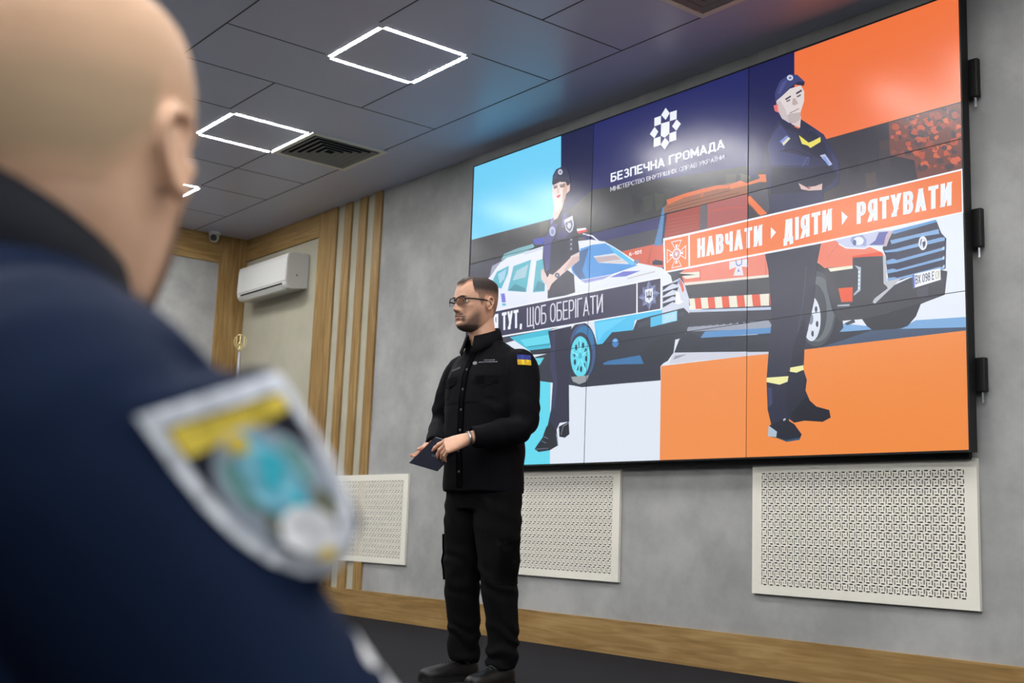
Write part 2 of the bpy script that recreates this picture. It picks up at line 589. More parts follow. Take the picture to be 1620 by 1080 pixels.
for s in (-1, 1):
    tube(bm, [tp(s * 0.032, 2.195), tp(s * 0.031, 2.135), tp(s * 0.018, 2.125), tp(0, 2.15)], 0.0055, 8, sub=3)
    tube(bm, [tp(0, 2.112), tp(s * 0.022, 2.118), tp(s * 0.032, 2.14)], 0.0045, 8, sub=3)
tube(bm, [tp(0.052 * math.cos(t), 2.155 + 0.058 * math.sin(t)) for t in [k * 2 * math.pi / 24 for k in range(25)]], 0.0028, 8, cap=False)
obj('trident_finial', bm, M_gold, fp, True)

# ------------------------------------------------------------------ video wall, three by three panels
SZ = 1.065
vw = empty('video_wall', (0, 0, SZ))
tag(vw, 'large video wall of nine panels lit with the blue, white and orange safety picture', 'video wall')
PW, PH = 1.2126, 0.6838
for j in range(3):
    for i in range(3):
        e = 0.0012
        p = obj('display_panel', boxes((i * PW + e - (0.004 if i == 0 else 0), (i + 1) * PW - e + (0.004 if i == 2 else 0), 0.0, 0.058, j * PH + e - (0.004 if j == 0 else 0), (j + 1) * PH - e + (0.004 if j == 2 else 0))), M_black, vw)
obj('mount_and_shade_rail', boxes((0.03, 3.60, 0.06, 0.085, -0.035, 0.02), (0.03, 3.60, 0.06, 0.085, 2.0, 2.07), (0.05, 0.12, 0.06, 0.098, 0, 2.0), (1.18, 1.25, 0.06, 0.098, 0, 2.0), (2.39, 2.46, 0.06, 0.098, 0, 2.0), (3.52, 3.59, 0.06, 0.098, 0, 2.0)), M_black, vw)  # mount; its black lower rail also stands in for shade under the screen
for (za, zb) in ((1.57, 1.75), (0.885, 1.06), (0.25, 0.40)):
    bk = obj('bracket', boxes((3.58, 3.682, 0.060, 0.090, za, zb), bev=0.006), M_black, vw)
    bm = bmesh.new()
    tube(bm, [(3.662, 0.075, za - 0.045), (3.662, 0.075, za)], 0.006, 10)
    obj('bolt', bm, M_steel, bk)

# the picture on the panels: flat colour areas, metres in the screen's own plane
M_pic = bpy.data.materials.new('lit_picture')
M_pic.use_nodes = True
nt = M_pic.node_tree
b = nt.nodes['Principled BSDF']
b.inputs['Base Color'].default_value = (0.012, 0.012, 0.014, 1)
b.inputs['Roughness'].default_value = 0.24
b.inputs['Specular IOR Level'].default_value = 0.5
at = nt.nodes.new('ShaderNodeAttribute')
at.attribute_name = 'picture'
nt.links.new(at.outputs['Color'], b.inputs['Emission Color'])
b.inputs['Emission Strength'].default_value = SCREEN
PIC = bmesh.new()
PCOL = PIC.loops.layers.float_color.new('picture')
TAKEN = []
STEP = 0.00004
TOP = [0]
def depth(pts):
    """areas that overlap earlier ones lie a hair in front of them"""
    xs, zs = [p[0] for p in pts], [p[1] for p in pts]
    a, b, c, d = min(xs), max(xs), min(zs), max(zs)
    k = 0
    for (e, f, g, h, n) in TAKEN:
        if a < f and e < b and c < h and g < d and n >= k: k = n + 1
    TAKEN.append((a, b, c, d, k))
    TOP[0] = max(TOP[0], k)
    return -0.0004 - k * STEP
def put(faces, h):
    c = rgb(*h)
    for f in faces:
        for l in f.loops: l[PCOL] = c
def flat(pts, y):
    vs = [PIC.verts.new((p[0], y, p[1])) for p in pts]
    try:
        f = PIC.faces.new(vs)
    except ValueError:
        return []
    f.normal_update()
    if f.normal.y > 0: f.normal_flip()
    return bmesh.ops.triangulate(PIC, faces=[f], ngon_method='EAR_CLIP')['faces']
def P(r, g, b, *k):
    pts = [(k[i] / 1000, k[i + 1] / 1000) for i in range(0, len(k), 2)]
    put(flat(pts, depth(pts)), (r, g, b))

# block lettering: strokes between 0 and 1 in width and height
def arc(cx, cy, rx, ry, a0, a1, n=6):
    return [(cx + rx * math.cos(math.radians(a0 + (a1 - a0) * k / n)), cy + ry * math.sin(math.radians(a0 + (a1 - a0) * k / n))) for k in range(n + 1)]
def bowl(y0, y1, x0=0.0, rx=0.42):
    ry = min(0.24, (y1 - y0) / 2)
    return [(x0, y1)] + arc(1 - rx, y1 - ry, rx, ry, 90, 0) + arc(1 - rx, y0 + ry, rx, ry, 0, -90) + [(x0, y0)]
OVAL = arc(0.5, 0.72, 0.5, 0.28, 0, 180, 10) + arc(0.5, 0.28, 0.5, 0.28, 180, 360, 10) + [(1.0, 0.72)]
def stem(x, a=0.0, b=1.0): return [(x, a), (x, b)]
def bar(y, a=0.0, b=1.0): return [(a, y), (b, y)]
GLYPH = {
    'А': (1.08, [[(0, 0), (0.5, 1)], [(1, 0), (0.5, 1)], bar(0.26, 0.22, 0.78)]), 'Б': (1, [stem(0), bar(1, 0, 0.9), bowl(0, 0.56)]),
    'В': (1, [stem(0), bowl(0.52, 1, 0, 0.40), bowl(0, 0.52)]), 'Г': (0.85, [stem(0), bar(1)]),
    'Д': (1.2, [[(0.14, 0.08), (0.34, 1)], stem(0.86, 0.08, 1), bar(1, 0.34, 0.86), bar(0.04, 0, 1), stem(0, -0.14, 0.04), stem(1, -0.14, 0.04)]),
    'Е': (0.88, [stem(0), bar(1), bar(0.5, 0, 0.88), bar(0)]), 'З': (0.95, [arc(0.48, 0.76, 0.45, 0.24, 150, -90, 9) + [(0.4, 0.52)], [(0.4, 0.52)] + arc(0.5, 0.26, 0.5, 0.26, 90, -150, 9)]),
    'И': (1.05, [stem(0), stem(1), [(0, 0), (1, 1)]]), 'І': (0, [stem(0.5)]), 'Ї': (0.45, [stem(0.5), stem(0.0, 1.22, 1.24), stem(1.0, 1.22, 1.24)]),
    'К': (1, [stem(0), [(0.08, 0.46), (0.96, 1)], [(0.30, 0.58), (1, 0)]]), 'М': (1.25, [stem(0), stem(1), [(0.5, 0.22), (0, 1)], [(0.5, 0.22), (1, 1)]]),
    'Н': (1.02, [stem(0), stem(1), bar(0.5)]), 'О': (1.04, [OVAL]), 'П': (1.0, [stem(0), stem(1), bar(1)]), 'Р': (0.97, [stem(0), bowl(0.42, 1)]),
    'С': (1.0, [arc(0.5, 0.72, 0.5, 0.28, 10, 180, 9) + arc(0.5, 0.28, 0.5, 0.28, 180, 350, 9)]), 'Т': (0.95, [stem(0.5), bar(1)]), 'У': (1.02, [[(0.22, 0), (1, 1)], [(0.50, 0.36), (0, 1)], bar(0, 0.08, 0.3)]),
    'Х': (1.05, [[(0, 0), (1, 1)], [(1, 0), (0, 1)]]), 'Ч': (0.98, [stem(1), [(0, 1), (0, 0.68)] + arc(0.38, 0.66, 0.38, 0.22, 180, 270) + [(1, 0.44)]]),
    'Ш': (1.4, [stem(0), stem(0.5), stem(1), bar(0)]), 'Щ': (1.45, [stem(0), stem(0.48), stem(0.95), bar(0, 0, 1.0), stem(1.05, -0.16, 0)]), 'Я': (1, [stem(1), [(1 - x, y) for x, y in bowl(0.42, 1)], [(0.02, 0), (0.50, 0.42)]]),
    ',': (0.12, [[(0.5, -0.12), (0.9, 0.04)]]), '-': (0.6, [bar(0.45)]), '0': (0.95, [OVAL]), '1': (0.4, [stem(0.9), [(0.1, 0.74), (0.9, 1)]]),
    '2': (0.95, [arc(0.5, 0.7, 0.5, 0.3, 160, -20, 9) + [(0, 0)], bar(0)]), '6': (0.95, [arc(0.5, 0.29, 0.5, 0.29, 0, 360, 14), [(0, 0.3)] + arc(0.55, 0.6, 0.55, 0.4, 180, 60, 6)]),
    '8': (0.95, [arc(0.5, 0.76, 0.44, 0.24, 0, 360, 14), arc(0.5, 0.27, 0.5, 0.27, 0, 360, 14)]), '9': (0.95, [arc(0.5, 0.71, 0.5, 0.29, 0, 360, 14), [(1, 0.7)] + arc(0.45, 0.4, 0.55, 0.4, 0, -120, 6)])}
for a, c in (('B', 'В'), ('X', 'Х'), ('E', 'Е'), ('I', 'І')): GLYPH[a] = GLYPH[c]
def T(r, g, b, s, thick, wide, *k):
    """lettering fitted into the four corners bl, br, tr, tl; thick: stroke, wide: letter width, both against the cap height"""
    h = (r, g, b)
    gap = 0.045 + thick * 0.25
    lay, x = [], 0.0
    for ch in s:
        if ch == ' ':
            x += wide * 0.55
            continue
        f, strokes = GLYPH[ch]
        w = thick + (wide - thick) * f if f else thick
        lay.append((x, w, strokes))
        x += w + gap
    total = x - gap
    bl, br, tr, tl = [Vector((k[i] / 1000, k[i + 1] / 1000)) for i in (0, 2, 4, 6)]
    y = depth([tuple(p) for p in (bl, br, tr, tl)]) - STEP * 0.5
    ty = thick * 0.86
    def place(px, py):
        a = px / total
        p = (bl * (1 - a) + br * a) * (1 - py) + (tl * (1 - a) + tr * a) * py
        return (p.x, p.y)
    out = []
    for x0, w, strokes in lay:
        for st in strokes:
            q = [(x0 + thick / 2 + px * (w - thick), ty / 2 + py * (1 - ty)) for px, py in st]
            for (ax, ay), (bx, by) in zip(q[:-1], q[1:]):
                dx, dy = bx - ax, by - ay
                L = math.hypot(dx, dy)
                if L < 1e-6: continue
                if len(q) == 2 and abs(dx) > 0.02 and abs(dy) > 0.02:        # slanted stroke, cut level at both ends
                    e = ty / 2 / abs(dy)
                    ax, ay, bx, by = ax - dx * e, ay - dy * e, bx + dx * e, by + dy * e
                    hx = thick * 0.5 * min(1.25, L / abs(dy))
                    quad = [(ax - hx, ay), (ax + hx, ay), (bx + hx, by), (bx - hx, by)]
                else:
                    nx, ny = -dy / L * thick / 2, dx / L * ty / 2
                    e = 0.5 if len(q) == 2 else 0.16
                    ex, ey = dx / L * thick * e, dy / L * ty * e
                    quad = [(ax - ex - nx, ay - ey - ny), (bx + ex - nx, by + ey - ny), (bx + ex + nx, by + ey + ny), (ax - ex + nx, ay - ey + ny)]
                out += flat([place(*p) for p in quad], y)
    put(out, h)
P(58,60,76,0,0,3638,0,3638,2051,0,2051)
P(32,38,100,905,2051,2422,2051,2428,1285,1229,1304,932,1487)
P(24,28,72,905,2051,1204,2051,1217,1462,932,1495)
P(26,30,84,2422,2051,2724,2051,2724,1195,2428,1285)
P(50,52,56,19,1536,931,1519,1216,1638,2422,1517,2423,1353,1227,1366,3,1358)
P(66,68,62,708,1578,815,1549,802,1451,735,1438)
P(66,68,62,308,1582,421,1595,409,1466,337,1453)
P(66,68,62,1999,1489,2078,1490,2066,1402,2015,1391)
P(42,44,50,814,1578,919,1532,906,1447,840,1435)
P(66,68,62,2271,1501,2345,1490,2333,1391,2286,1380)
P(42,44,50,1999,1487,2078,1478,2066,1402,2015,1391)
P(58,60,58,2129,1477,2206,1487,2193,1397,2144,1386)
P(42,44,50,1736,1500,1820,1500,1808,1412,1754,1400)
P(58,60,58,307,1561,422,1558,407,1467,334,1453)
P(58,60,58,1805,1527,1888,1498,1876,1409,1823,1398)
P(58,60,58,1157,1541,1254,1510,1240,1434,1179,1422)
P(66,68,62,889,1537,990,1540,977,1444,912,1432)
P(74,76,66,2371,1491,2443,1453,2431,1388,2385,1377)
P(66,68,62,1740,1511,1825,1485,1812,1412,1758,1400)
P(58,60,58,1653,1505,1739,1502,1726,1415,1671,1403)
P(42,44,50,1557,1542,1646,1489,1633,1419,1577,1407)
P(50,48,60,2697,1542,3638,1539,3637,1207,2851,1187,2424,1235,2423,1388)
P(44,44,56,2429,1443,2500,1441,2513,1361,2442,1362)
P(68,56,60,2486,1312,2556,1311,2569,1232,2499,1232)
P(58,54,62,2783,1475,2848,1473,2859,1396,2794,1397)
P(68,56,60,3135,1315,3194,1315,3204,1242,3145,1242)
P(44,44,56,2389,1432,2461,1430,2474,1350,2402,1351)
P(58,54,62,3042,1408,3103,1407,3112,1333,3052,1334)
P(54,52,64,2639,1449,2707,1447,2719,1369,2651,1370)
P(44,44,56,2638,1438,2706,1436,2717,1358,2650,1359)
P(58,54,62,2672,1482,2739,1480,2751,1402,2684,1403)
P(68,56,60,2779,1417,2844,1415,2855,1339,2790,1339)
P(54,52,64,3213,1381,3271,1380,3280,1308,3222,1308)
P(44,44,56,3202,1406,3260,1404,3269,1332,3211,1333)
P(44,44,56,2477,1474,2548,1472,2560,1392,2490,1393)
P(58,54,62,2896,1310,2959,1309,2970,1234,2907,1234)
P(68,56,60,2856,1378,2919,1377,2930,1301,2867,1302)
P(68,56,60,3215,1457,3272,1455,3282,1383,3224,1384)
P(44,44,56,3041,1408,3101,1407,3111,1333,3051,1334)
P(54,52,64,2798,1439,2863,1437,2874,1361,2810,1362)
P(54,52,64,2810,1443,2875,1441,2886,1365,2822,1366)
P(44,44,56,2600,1321,2668,1321,2680,1243,2612,1243)
P(68,56,60,2816,1476,2881,1474,2892,1398,2827,1399)
P(44,44,56,2604,1388,2672,1386,2684,1308,2616,1309)
P(68,56,60,2747,1435,2812,1434,2824,1357,2758,1358)
P(58,54,62,2421,1312,2492,1312,2505,1232,2434,1232)
P(58,54,62,3209,1409,3267,1408,3276,1336,3218,1336)
P(44,44,56,2812,1465,2877,1463,2888,1387,2824,1388)
P(112,66,60,3269,1535,3638,1533,3635,1231,3484,1228,3415,1231,3400,1323,3274,1378)
P(176,80,58,3619,1359,3616,1344,3594,1346,3579,1359,3584,1378,3594,1378,3618,1378)
P(84,60,64,3620,1488,3608,1477,3588,1479,3574,1490,3577,1506,3588,1512,3606,1510)
P(176,80,58,3421,1512,3420,1506,3412,1505,3407,1513,3406,1518,3412,1520,3420,1516)
P(190,88,62,3603,1443,3601,1434,3591,1438,3583,1442,3586,1451,3591,1459,3602,1452)
P(176,80,58,3584,1308,3580,1305,3573,1304,3569,1308,3568,1315,3573,1319,3578,1313)
P(132,72,62,3518,1517,3512,1514,3505,1514,3498,1518,3499,1526,3506,1527,3515,1524)
P(132,72,62,3615,1437,3607,1428,3590,1421,3579,1439,3576,1456,3591,1458,3612,1449)
P(190,88,62,3573,1340,3564,1327,3549,1330,3541,1342,3530,1360,3549,1367,3571,1351)
P(190,88,62,3503,1410,3491,1401,3479,1400,3467,1411,3471,1425,3480,1430,3497,1424)
P(84,60,64,3402,1514,3398,1507,3385,1510,3378,1516,3379,1526,3386,1529,3399,1523)
P(84,60,64,3487,1425,3471,1418,3454,1417,3432,1428,3434,1444,3455,1449,3477,1439)
P(74,58,66,3566,1340,3560,1334,3550,1332,3542,1341,3534,1352,3549,1359,3564,1352)
P(74,58,66,3622,1269,3619,1261,3602,1262,3591,1270,3591,1282,3601,1289,3617,1281)
P(190,88,62,3429,1526,3426,1520,3420,1523,3413,1528,3415,1531,3419,1535,3428,1531)
P(84,60,64,3548,1289,3545,1277,3528,1277,3511,1291,3514,1305,3528,1304,3544,1300)
P(206,98,66,3588,1340,3584,1331,3572,1331,3564,1341,3564,1350,3572,1353,3581,1351)
P(176,80,58,3465,1404,3462,1393,3450,1395,3438,1403,3435,1419,3451,1419,3462,1419)
P(84,60,64,3590,1249,3590,1243,3582,1246,3578,1249,3580,1254,3582,1258,3590,1253)
P(206,98,66,3534,1316,3529,1305,3513,1307,3497,1315,3497,1331,3514,1333,3528,1326)
P(84,60,64,3433,1393,3428,1378,3416,1386,3406,1391,3402,1409,3416,1408,3430,1405)
P(132,72,62,3631,1474,3629,1466,3620,1470,3612,1475,3610,1485,3620,1488,3631,1482)
P(84,60,64,3394,1407,3380,1395,3367,1402,3349,1409,3352,1425,3368,1432,3383,1422)
P(176,80,58,3584,1505,3580,1499,3572,1500,3568,1504,3567,1513,3572,1516,3582,1514)
P(190,88,62,3536,1434,3525,1424,3513,1431,3505,1435,3500,1451,3513,1449,3525,1449)
P(206,98,66,3426,1438,3420,1428,3407,1434,3400,1439,3403,1447,3409,1454,3417,1451)
P(84,60,64,3369,1492,3370,1488,3362,1488,3358,1492,3358,1498,3362,1499,3369,1497)
P(150,74,62,3621,1253,3612,1247,3604,1248,3595,1256,3597,1262,3606,1266,3613,1264)
P(84,60,64,3497,1455,3483,1444,3464,1451,3449,1457,3453,1475,3465,1484,3487,1477)
P(74,58,66,3388,1461,3384,1458,3378,1457,3372,1464,3375,1468,3379,1469,3385,1468)
P(74,58,66,3598,1252,3594,1242,3580,1244,3570,1252,3574,1263,3581,1265,3595,1262)
P(190,88,62,3417,1496,3410,1491,3396,1490,3382,1498,3383,1513,3396,1514,3410,1513)
P(74,58,66,3459,1276,3450,1266,3428,1262,3411,1276,3415,1294,3431,1299,3448,1292)
P(150,74,62,3367,1446,3357,1442,3348,1440,3343,1448,3337,1458,3349,1458,3362,1458)
P(150,74,62,3548,1492,3530,1483,3514,1485,3505,1494,3505,1509,3517,1524,3533,1513)
P(150,74,62,3487,1272,3478,1267,3469,1267,3461,1273,3460,1281,3469,1286,3480,1283)
P(206,98,66,3334,1469,3333,1461,3318,1465,3306,1469,3306,1481,3319,1483,3332,1480)
P(150,74,62,3496,1374,3493,1357,3474,1359,3458,1373,3464,1390,3474,1397,3494,1391)
P(206,98,66,3474,1284,3464,1275,3446,1275,3434,1285,3431,1302,3444,1311,3465,1304)
P(74,58,66,3613,1311,3609,1306,3595,1305,3587,1312,3585,1322,3595,1325,3607,1321)
P(150,74,62,3376,1488,3367,1484,3359,1482,3347,1490,3351,1500,3359,1503,3367,1496)
P(74,58,66,3461,1464,3462,1451,3445,1453,3436,1466,3430,1479,3447,1483,3457,1477)
P(132,72,62,3309,1385,3299,1380,3289,1379,3279,1387,3282,1397,3291,1397,3302,1395)
P(74,58,66,3612,1390,3606,1381,3596,1380,3588,1390,3585,1402,3597,1405,3606,1403)
P(132,72,62,3520,1514,3519,1510,3510,1510,3503,1516,3503,1522,3510,1527,3518,1523)
P(190,88,62,3500,1477,3500,1461,3479,1462,3458,1479,3460,1496,3481,1506,3495,1495)
P(74,58,66,3617,1471,3615,1461,3600,1461,3591,1470,3585,1486,3601,1488,3612,1481)
P(74,58,66,3542,1471,3539,1465,3525,1463,3514,1472,3518,1482,3526,1486,3535,1481)
P(206,98,66,3510,1436,3504,1432,3497,1431,3488,1438,3488,1446,3496,1450,3505,1444)
P(150,74,62,3546,1255,3545,1250,3539,1250,3533,1255,3535,1260,3538,1265,3546,1262)
P(190,88,62,3460,1460,3446,1446,3431,1455,3418,1462,3417,1480,3431,1485,3446,1479)
P(132,72,62,3444,1491,3436,1487,3429,1486,3422,1492,3421,1502,3429,1502,3439,1501)
P(150,74,62,3608,1479,3606,1474,3601,1473,3595,1480,3597,1484,3601,1487,3608,1485)
P(74,58,66,3454,1430,3446,1420,3429,1423,3419,1432,3418,1445,3429,1454,3445,1442)
P(206,98,66,3528,1345,3524,1336,3504,1334,3490,1345,3496,1360,3506,1363,3522,1365)
P(176,80,58,3590,1449,3585,1439,3571,1440,3560,1452,3560,1461,3573,1464,3582,1459)
P(150,74,62,3509,1511,3502,1507,3490,1503,3479,1515,3481,1522,3489,1529,3502,1523)
P(132,72,62,3358,1369,3350,1364,3338,1361,3329,1371,3327,1380,3338,1384,3351,1377)
P(176,80,58,3491,1489,3481,1478,3465,1475,3458,1490,3447,1506,3468,1509,3486,1504)
P(150,74,62,3505,1399,3500,1384,3489,1387,3471,1401,3474,1412,3488,1417,3501,1415)
P(84,60,64,3470,1273,3458,1261,3447,1262,3433,1276,3434,1288,3449,1292,3465,1286)
P(74,58,66,3569,1520,3565,1513,3553,1515,3542,1523,3543,1533,3552,1535,3561,1529)
P(190,88,62,3452,1410,3436,1402,3420,1401,3410,1414,3404,1430,3420,1430,3439,1423)
P(74,58,66,3495,1491,3485,1488,3478,1485,3472,1494,3468,1502,3477,1507,3489,1499)
P(206,98,66,3632,1274,3625,1266,3612,1266,3601,1276,3601,1288,3614,1293,3624,1286)
P(150,74,62,3588,1439,3584,1433,3578,1436,3570,1440,3571,1448,3578,1451,3585,1447)
P(132,72,62,3544,1454,3538,1446,3524,1448,3509,1457,3518,1470,3526,1479,3541,1467)
P(190,88,62,3527,1437,3524,1424,3503,1421,3492,1440,3482,1455,3503,1460,3523,1450)
P(74,58,66,3388,1362,3381,1353,3363,1353,3348,1364,3352,1379,3364,1384,3378,1373)
P(84,60,64,3444,1394,3434,1386,3412,1384,3401,1399,3398,1412,3414,1420,3429,1409)
P(176,80,58,3329,1497,3315,1487,3299,1492,3283,1503,3285,1518,3300,1524,3314,1518)
P(84,60,64,3442,1366,3436,1362,3428,1362,3419,1369,3424,1375,3428,1378,3436,1372)
P(176,80,58,3385,1406,3385,1397,3369,1393,3356,1407,3355,1420,3370,1419,3383,1418)
P(132,72,62,3401,1487,3394,1480,3380,1480,3367,1488,3372,1498,3381,1508,3397,1495)
P(74,58,66,3423,1435,3411,1427,3391,1426,3382,1438,3372,1456,3393,1458,3414,1453)
P(84,60,64,3519,1401,3508,1390,3491,1393,3478,1402,3475,1419,3490,1429,3507,1419)
P(176,80,58,3429,1448,3422,1438,3402,1443,3383,1455,3390,1464,3401,1476,3420,1462)
P(150,74,62,3303,1459,3302,1453,3292,1456,3289,1460,3288,1467,3293,1469,3301,1464)
P(74,58,66,3393,1522,3388,1519,3381,1520,3376,1523,3377,1529,3380,1531,3386,1529)
P(150,74,62,3598,1455,3597,1448,3586,1450,3578,1456,3582,1463,3588,1467,3597,1463)
P(74,58,66,3393,1480,3388,1475,3378,1473,3370,1481,3370,1489,3380,1494,3389,1489)
P(132,72,62,3539,1428,3533,1423,3527,1426,3518,1431,3519,1437,3527,1439,3534,1436)
P(150,74,62,3436,1357,3436,1350,3428,1352,3420,1358,3423,1363,3428,1365,3434,1361)
P(176,80,58,3455,1337,3452,1319,3435,1322,3417,1337,3424,1350,3435,1353,3455,1352)
P(84,60,64,3362,1524,3362,1517,3352,1520,3342,1526,3346,1534,3352,1537,3360,1535)
P(150,74,62,3620,1418,3616,1412,3608,1412,3602,1419,3599,1427,3607,1430,3615,1425)
P(74,58,66,3417,1352,3413,1345,3400,1343,3392,1350,3390,1362,3401,1366,3416,1364)
P(206,98,66,3525,1402,3521,1397,3511,1392,3501,1403,3505,1410,3512,1413,3524,1412)
P(74,58,66,3595,1246,3584,1240,3569,1234,3557,1246,3551,1263,3568,1269,3584,1264)
P(206,98,66,3636,1424,3630,1419,3616,1416,3610,1424,3612,1435,3617,1440,3628,1436)
P(190,88,62,3573,1314,3565,1308,3554,1307,3548,1312,3548,1327,3556,1335,3569,1325)
P(176,80,58,3438,1407,3434,1402,3421,1400,3415,1409,3414,1417,3423,1423,3434,1414)
P(150,74,62,3517,1352,3516,1345,3505,1345,3500,1353,3499,1361,3505,1364,3514,1361)
P(150,74,62,3570,1445,3559,1439,3546,1434,3533,1448,3534,1462,3546,1462,3563,1462)
P(190,88,62,3391,1381,3386,1374,3374,1376,3366,1382,3364,1392,3374,1395,3385,1388)
P(206,98,66,3574,1467,3575,1456,3558,1459,3551,1468,3546,1480,3559,1483,3571,1480)
P(74,58,66,3335,1447,3332,1438,3320,1440,3312,1447,3311,1456,3319,1460,3329,1457)
P(150,74,62,3608,1362,3604,1358,3594,1356,3585,1362,3584,1371,3594,1373,3604,1370)
P(84,60,64,3463,1437,3458,1432,3451,1435,3445,1439,3447,1444,3451,1447,3458,1442)
P(84,60,64,3597,1325,3598,1319,3589,1318,3583,1325,3585,1330,3589,1334,3597,1331)
P(190,88,62,3426,1349,3425,1340,3408,1341,3398,1350,3391,1363,3407,1370,3424,1361)
P(132,72,62,3321,1450,3320,1433,3300,1436,3289,1451,3281,1466,3299,1468,3321,1466)
P(132,72,62,3515,1363,3512,1360,3504,1357,3499,1364,3499,1371,3504,1372,3511,1371)
P(74,58,66,3604,1405,3599,1402,3592,1398,3587,1405,3586,1415,3591,1416,3599,1413)
P(84,60,64,3544,1435,3534,1428,3524,1432,3512,1438,3512,1450,3524,1456,3538,1450)
P(84,60,64,3561,1485,3557,1482,3549,1481,3544,1486,3543,1493,3550,1493,3558,1492)
P(176,80,58,3514,1270,3508,1265,3501,1267,3495,1271,3497,1277,3501,1278,3508,1279)
P(84,60,64,3621,1489,3604,1477,3590,1482,3580,1490,3572,1510,3592,1517,3612,1508)
P(190,88,62,3296,1459,3295,1452,3285,1453,3277,1460,3280,1466,3285,1470,3292,1468)
P(150,74,62,3607,1488,3602,1485,3596,1484,3591,1490,3590,1496,3596,1498,3601,1494)
P(150,74,62,3452,1311,3449,1303,3440,1307,3434,1311,3435,1318,3440,1323,3449,1319)
P(206,98,66,3618,1271,3613,1259,3593,1261,3581,1273,3573,1289,3591,1291,3612,1289)
P(176,80,58,3585,1288,3581,1282,3573,1284,3568,1288,3565,1296,3573,1299,3581,1297)
P(150,74,62,3483,1432,3483,1425,3476,1427,3473,1432,3473,1438,3476,1442,3481,1436)
P(84,60,64,3452,1444,3442,1436,3428,1434,3417,1449,3422,1458,3430,1462,3444,1457)
P(190,88,62,3635,1385,3628,1379,3619,1376,3610,1385,3611,1396,3619,1399,3629,1397)
P(150,74,62,3624,1479,3617,1466,3601,1468,3590,1482,3593,1496,3602,1502,3617,1497)
P(132,72,62,3548,1327,3543,1308,3527,1312,3515,1326,3517,1344,3528,1351,3544,1337)
P(112,208,246,0,2051,910,2051,932,1528,825,1528,6,1537)
P(240,116,62,2724,2048,3638,2051,3638,1539,2890,1541,2724,1522)
P(222,230,242,19,750,1810,899,2564,638,2564,503,1820,510,1823,0,906,0,75,0)
P(96,214,236,32,579,883,552,906,0,62,0)
P(226,233,246,2850,981,3241,1036,3634,1042,3636,559,2958,557)
P(120,168,216,2559,592,2978,619,3135,588,3322,558,3394,584,3636,570,3636,506,2885,505)
P(64,84,112,2726,521,2974,575,3171,568,3326,553,3636,525,3636,506,2885,511)
P(46,52,66,2421,523,2559,702,2886,643,2986,618,2974,577,3171,565,2885,513,2644,514)
P(238,142,74,1820,514,2422,513,2422,0,1823,0)
P(238,138,64,2422,513,2564,511,3029,511,3635,511,3635,0,2422,0)
P(206,90,66,1486,1213,1827,1210,1837,1064,1623,1111)
P(188,84,62,1715,1186,1734,1196,1712,1102,1693,1101)
P(40,50,72,1736,1112,1760,1121,1818,1103,1818,1080,1737,1094)
T(240,235,235,'6-101',0.18,0.6,1548,1174,1648,1174,1647,1196,1548,1195)
P(78,130,184,1747,1201,1777,1293,1808,1411,1827,1413,1821,1303,1816,1195)
P(38,46,70,1806,1199,1823,1366,1844,1372,1829,1224)
P(152,92,62,1819,1377,1822,1414,1843,1426,2219,1453,2372,1444,2422,1420,2422,1364,2097,1369)
P(216,104,50,1838,1450,1978,1459,2096,1459,2219,1455,2296,1436,2292,1424,2210,1435,2096,1436,1969,1436,1848,1419)
P(214,110,60,2292,1439,2372,1448,2418,1425,2503,1431,2495,1454,2542,1445,2547,1402,2504,1412,2422,1412,2305,1415)
P(184,96,56,2091,1439,2114,1438,2114,1406,2101,1405)
P(110,64,54,1847,1401,2098,1405,2097,1410,1846,1406)
P(110,64,54,2095,1404,2307,1406,2306,1411,2094,1409)
P(120,66,54,1843,1384,2099,1386,2098,1391,1842,1389)
P(120,66,54,2095,1386,2365,1381,2366,1386,2096,1391)
P(160,62,52,1826,1227,1844,1370,2097,1369,2091,1230)
P(176,74,60,1849,1331,2081,1315,2081,1319,1849,1335)
P(176,74,60,1850,1309,2081,1299,2081,1303,1850,1313)
P(176,74,60,1850,1288,2082,1282,2082,1286,1850,1292)
P(176,74,60,1851,1267,2082,1266,2082,1270,1851,1271)
P(176,74,60,1851,1246,2082,1249,2082,1253,1851,1250)
P(92,84,92,2093,1368,2145,1367,2144,1232,2091,1230)
P(168,80,78,2145,1367,2421,1364,2423,1231,2145,1231)
P(186,80,66,2148,1320,2291,1313,2292,1321,2149,1328)
P(186,80,66,2286,1314,2417,1289,2418,1296,2287,1321)
P(76,72,86,2424,1365,2552,1367,2568,1263,2546,1235)
P(228,112,52,2422,1352,2441,1350,2552,1235,2509,1232,2427,1312)
P(150,72,44,2425,1320,2500,1234,2503,1236,2428,1322)
P(226,120,100,1955,1016,2089,1084,2309,1055,2544,1036,2576,902,1984,947)
P(232,132,112,2103,1014,2309,1048,2544,1036,2570,917,2104,953)
P(228,222,208,1946,1016,2093,1002,2095,971,1993,976)
P(60,62,66,1948,1013,2068,988,1960,997)
P(170,70,58,2095,1016,2098,953,2100,953,2097,1016)
P(150,66,56,2541,1018,2543,917,2545,917,2543,1018)
P(232,222,212,1982,957,2571,915,2576,901,1988,941)
P(66,68,76,1988,941,2576,900,2579,815,2021,868)
P(226,222,230,2302,1023,2422,1020,2430,975,2387,984,2399,936,2331,943,2348,988,2303,980)
P(120,140,200,2343,1023,2349,996,2356,998,2350,1025)
P(120,140,200,2349,997,2368,987,2371,993,2352,1003)
P(120,140,200,2367,987,2387,994,2385,1001,2365,994)
P(120,140,200,2387,994,2391,1023,2384,1024,2380,995)
P(110,120,190,2358,961,2365,978,2373,959)
P(232,228,212,2021,864,2060,860,2070,800,2031,803)
P(224,92,66,2060,860,2104,857,2114,796,2070,800)
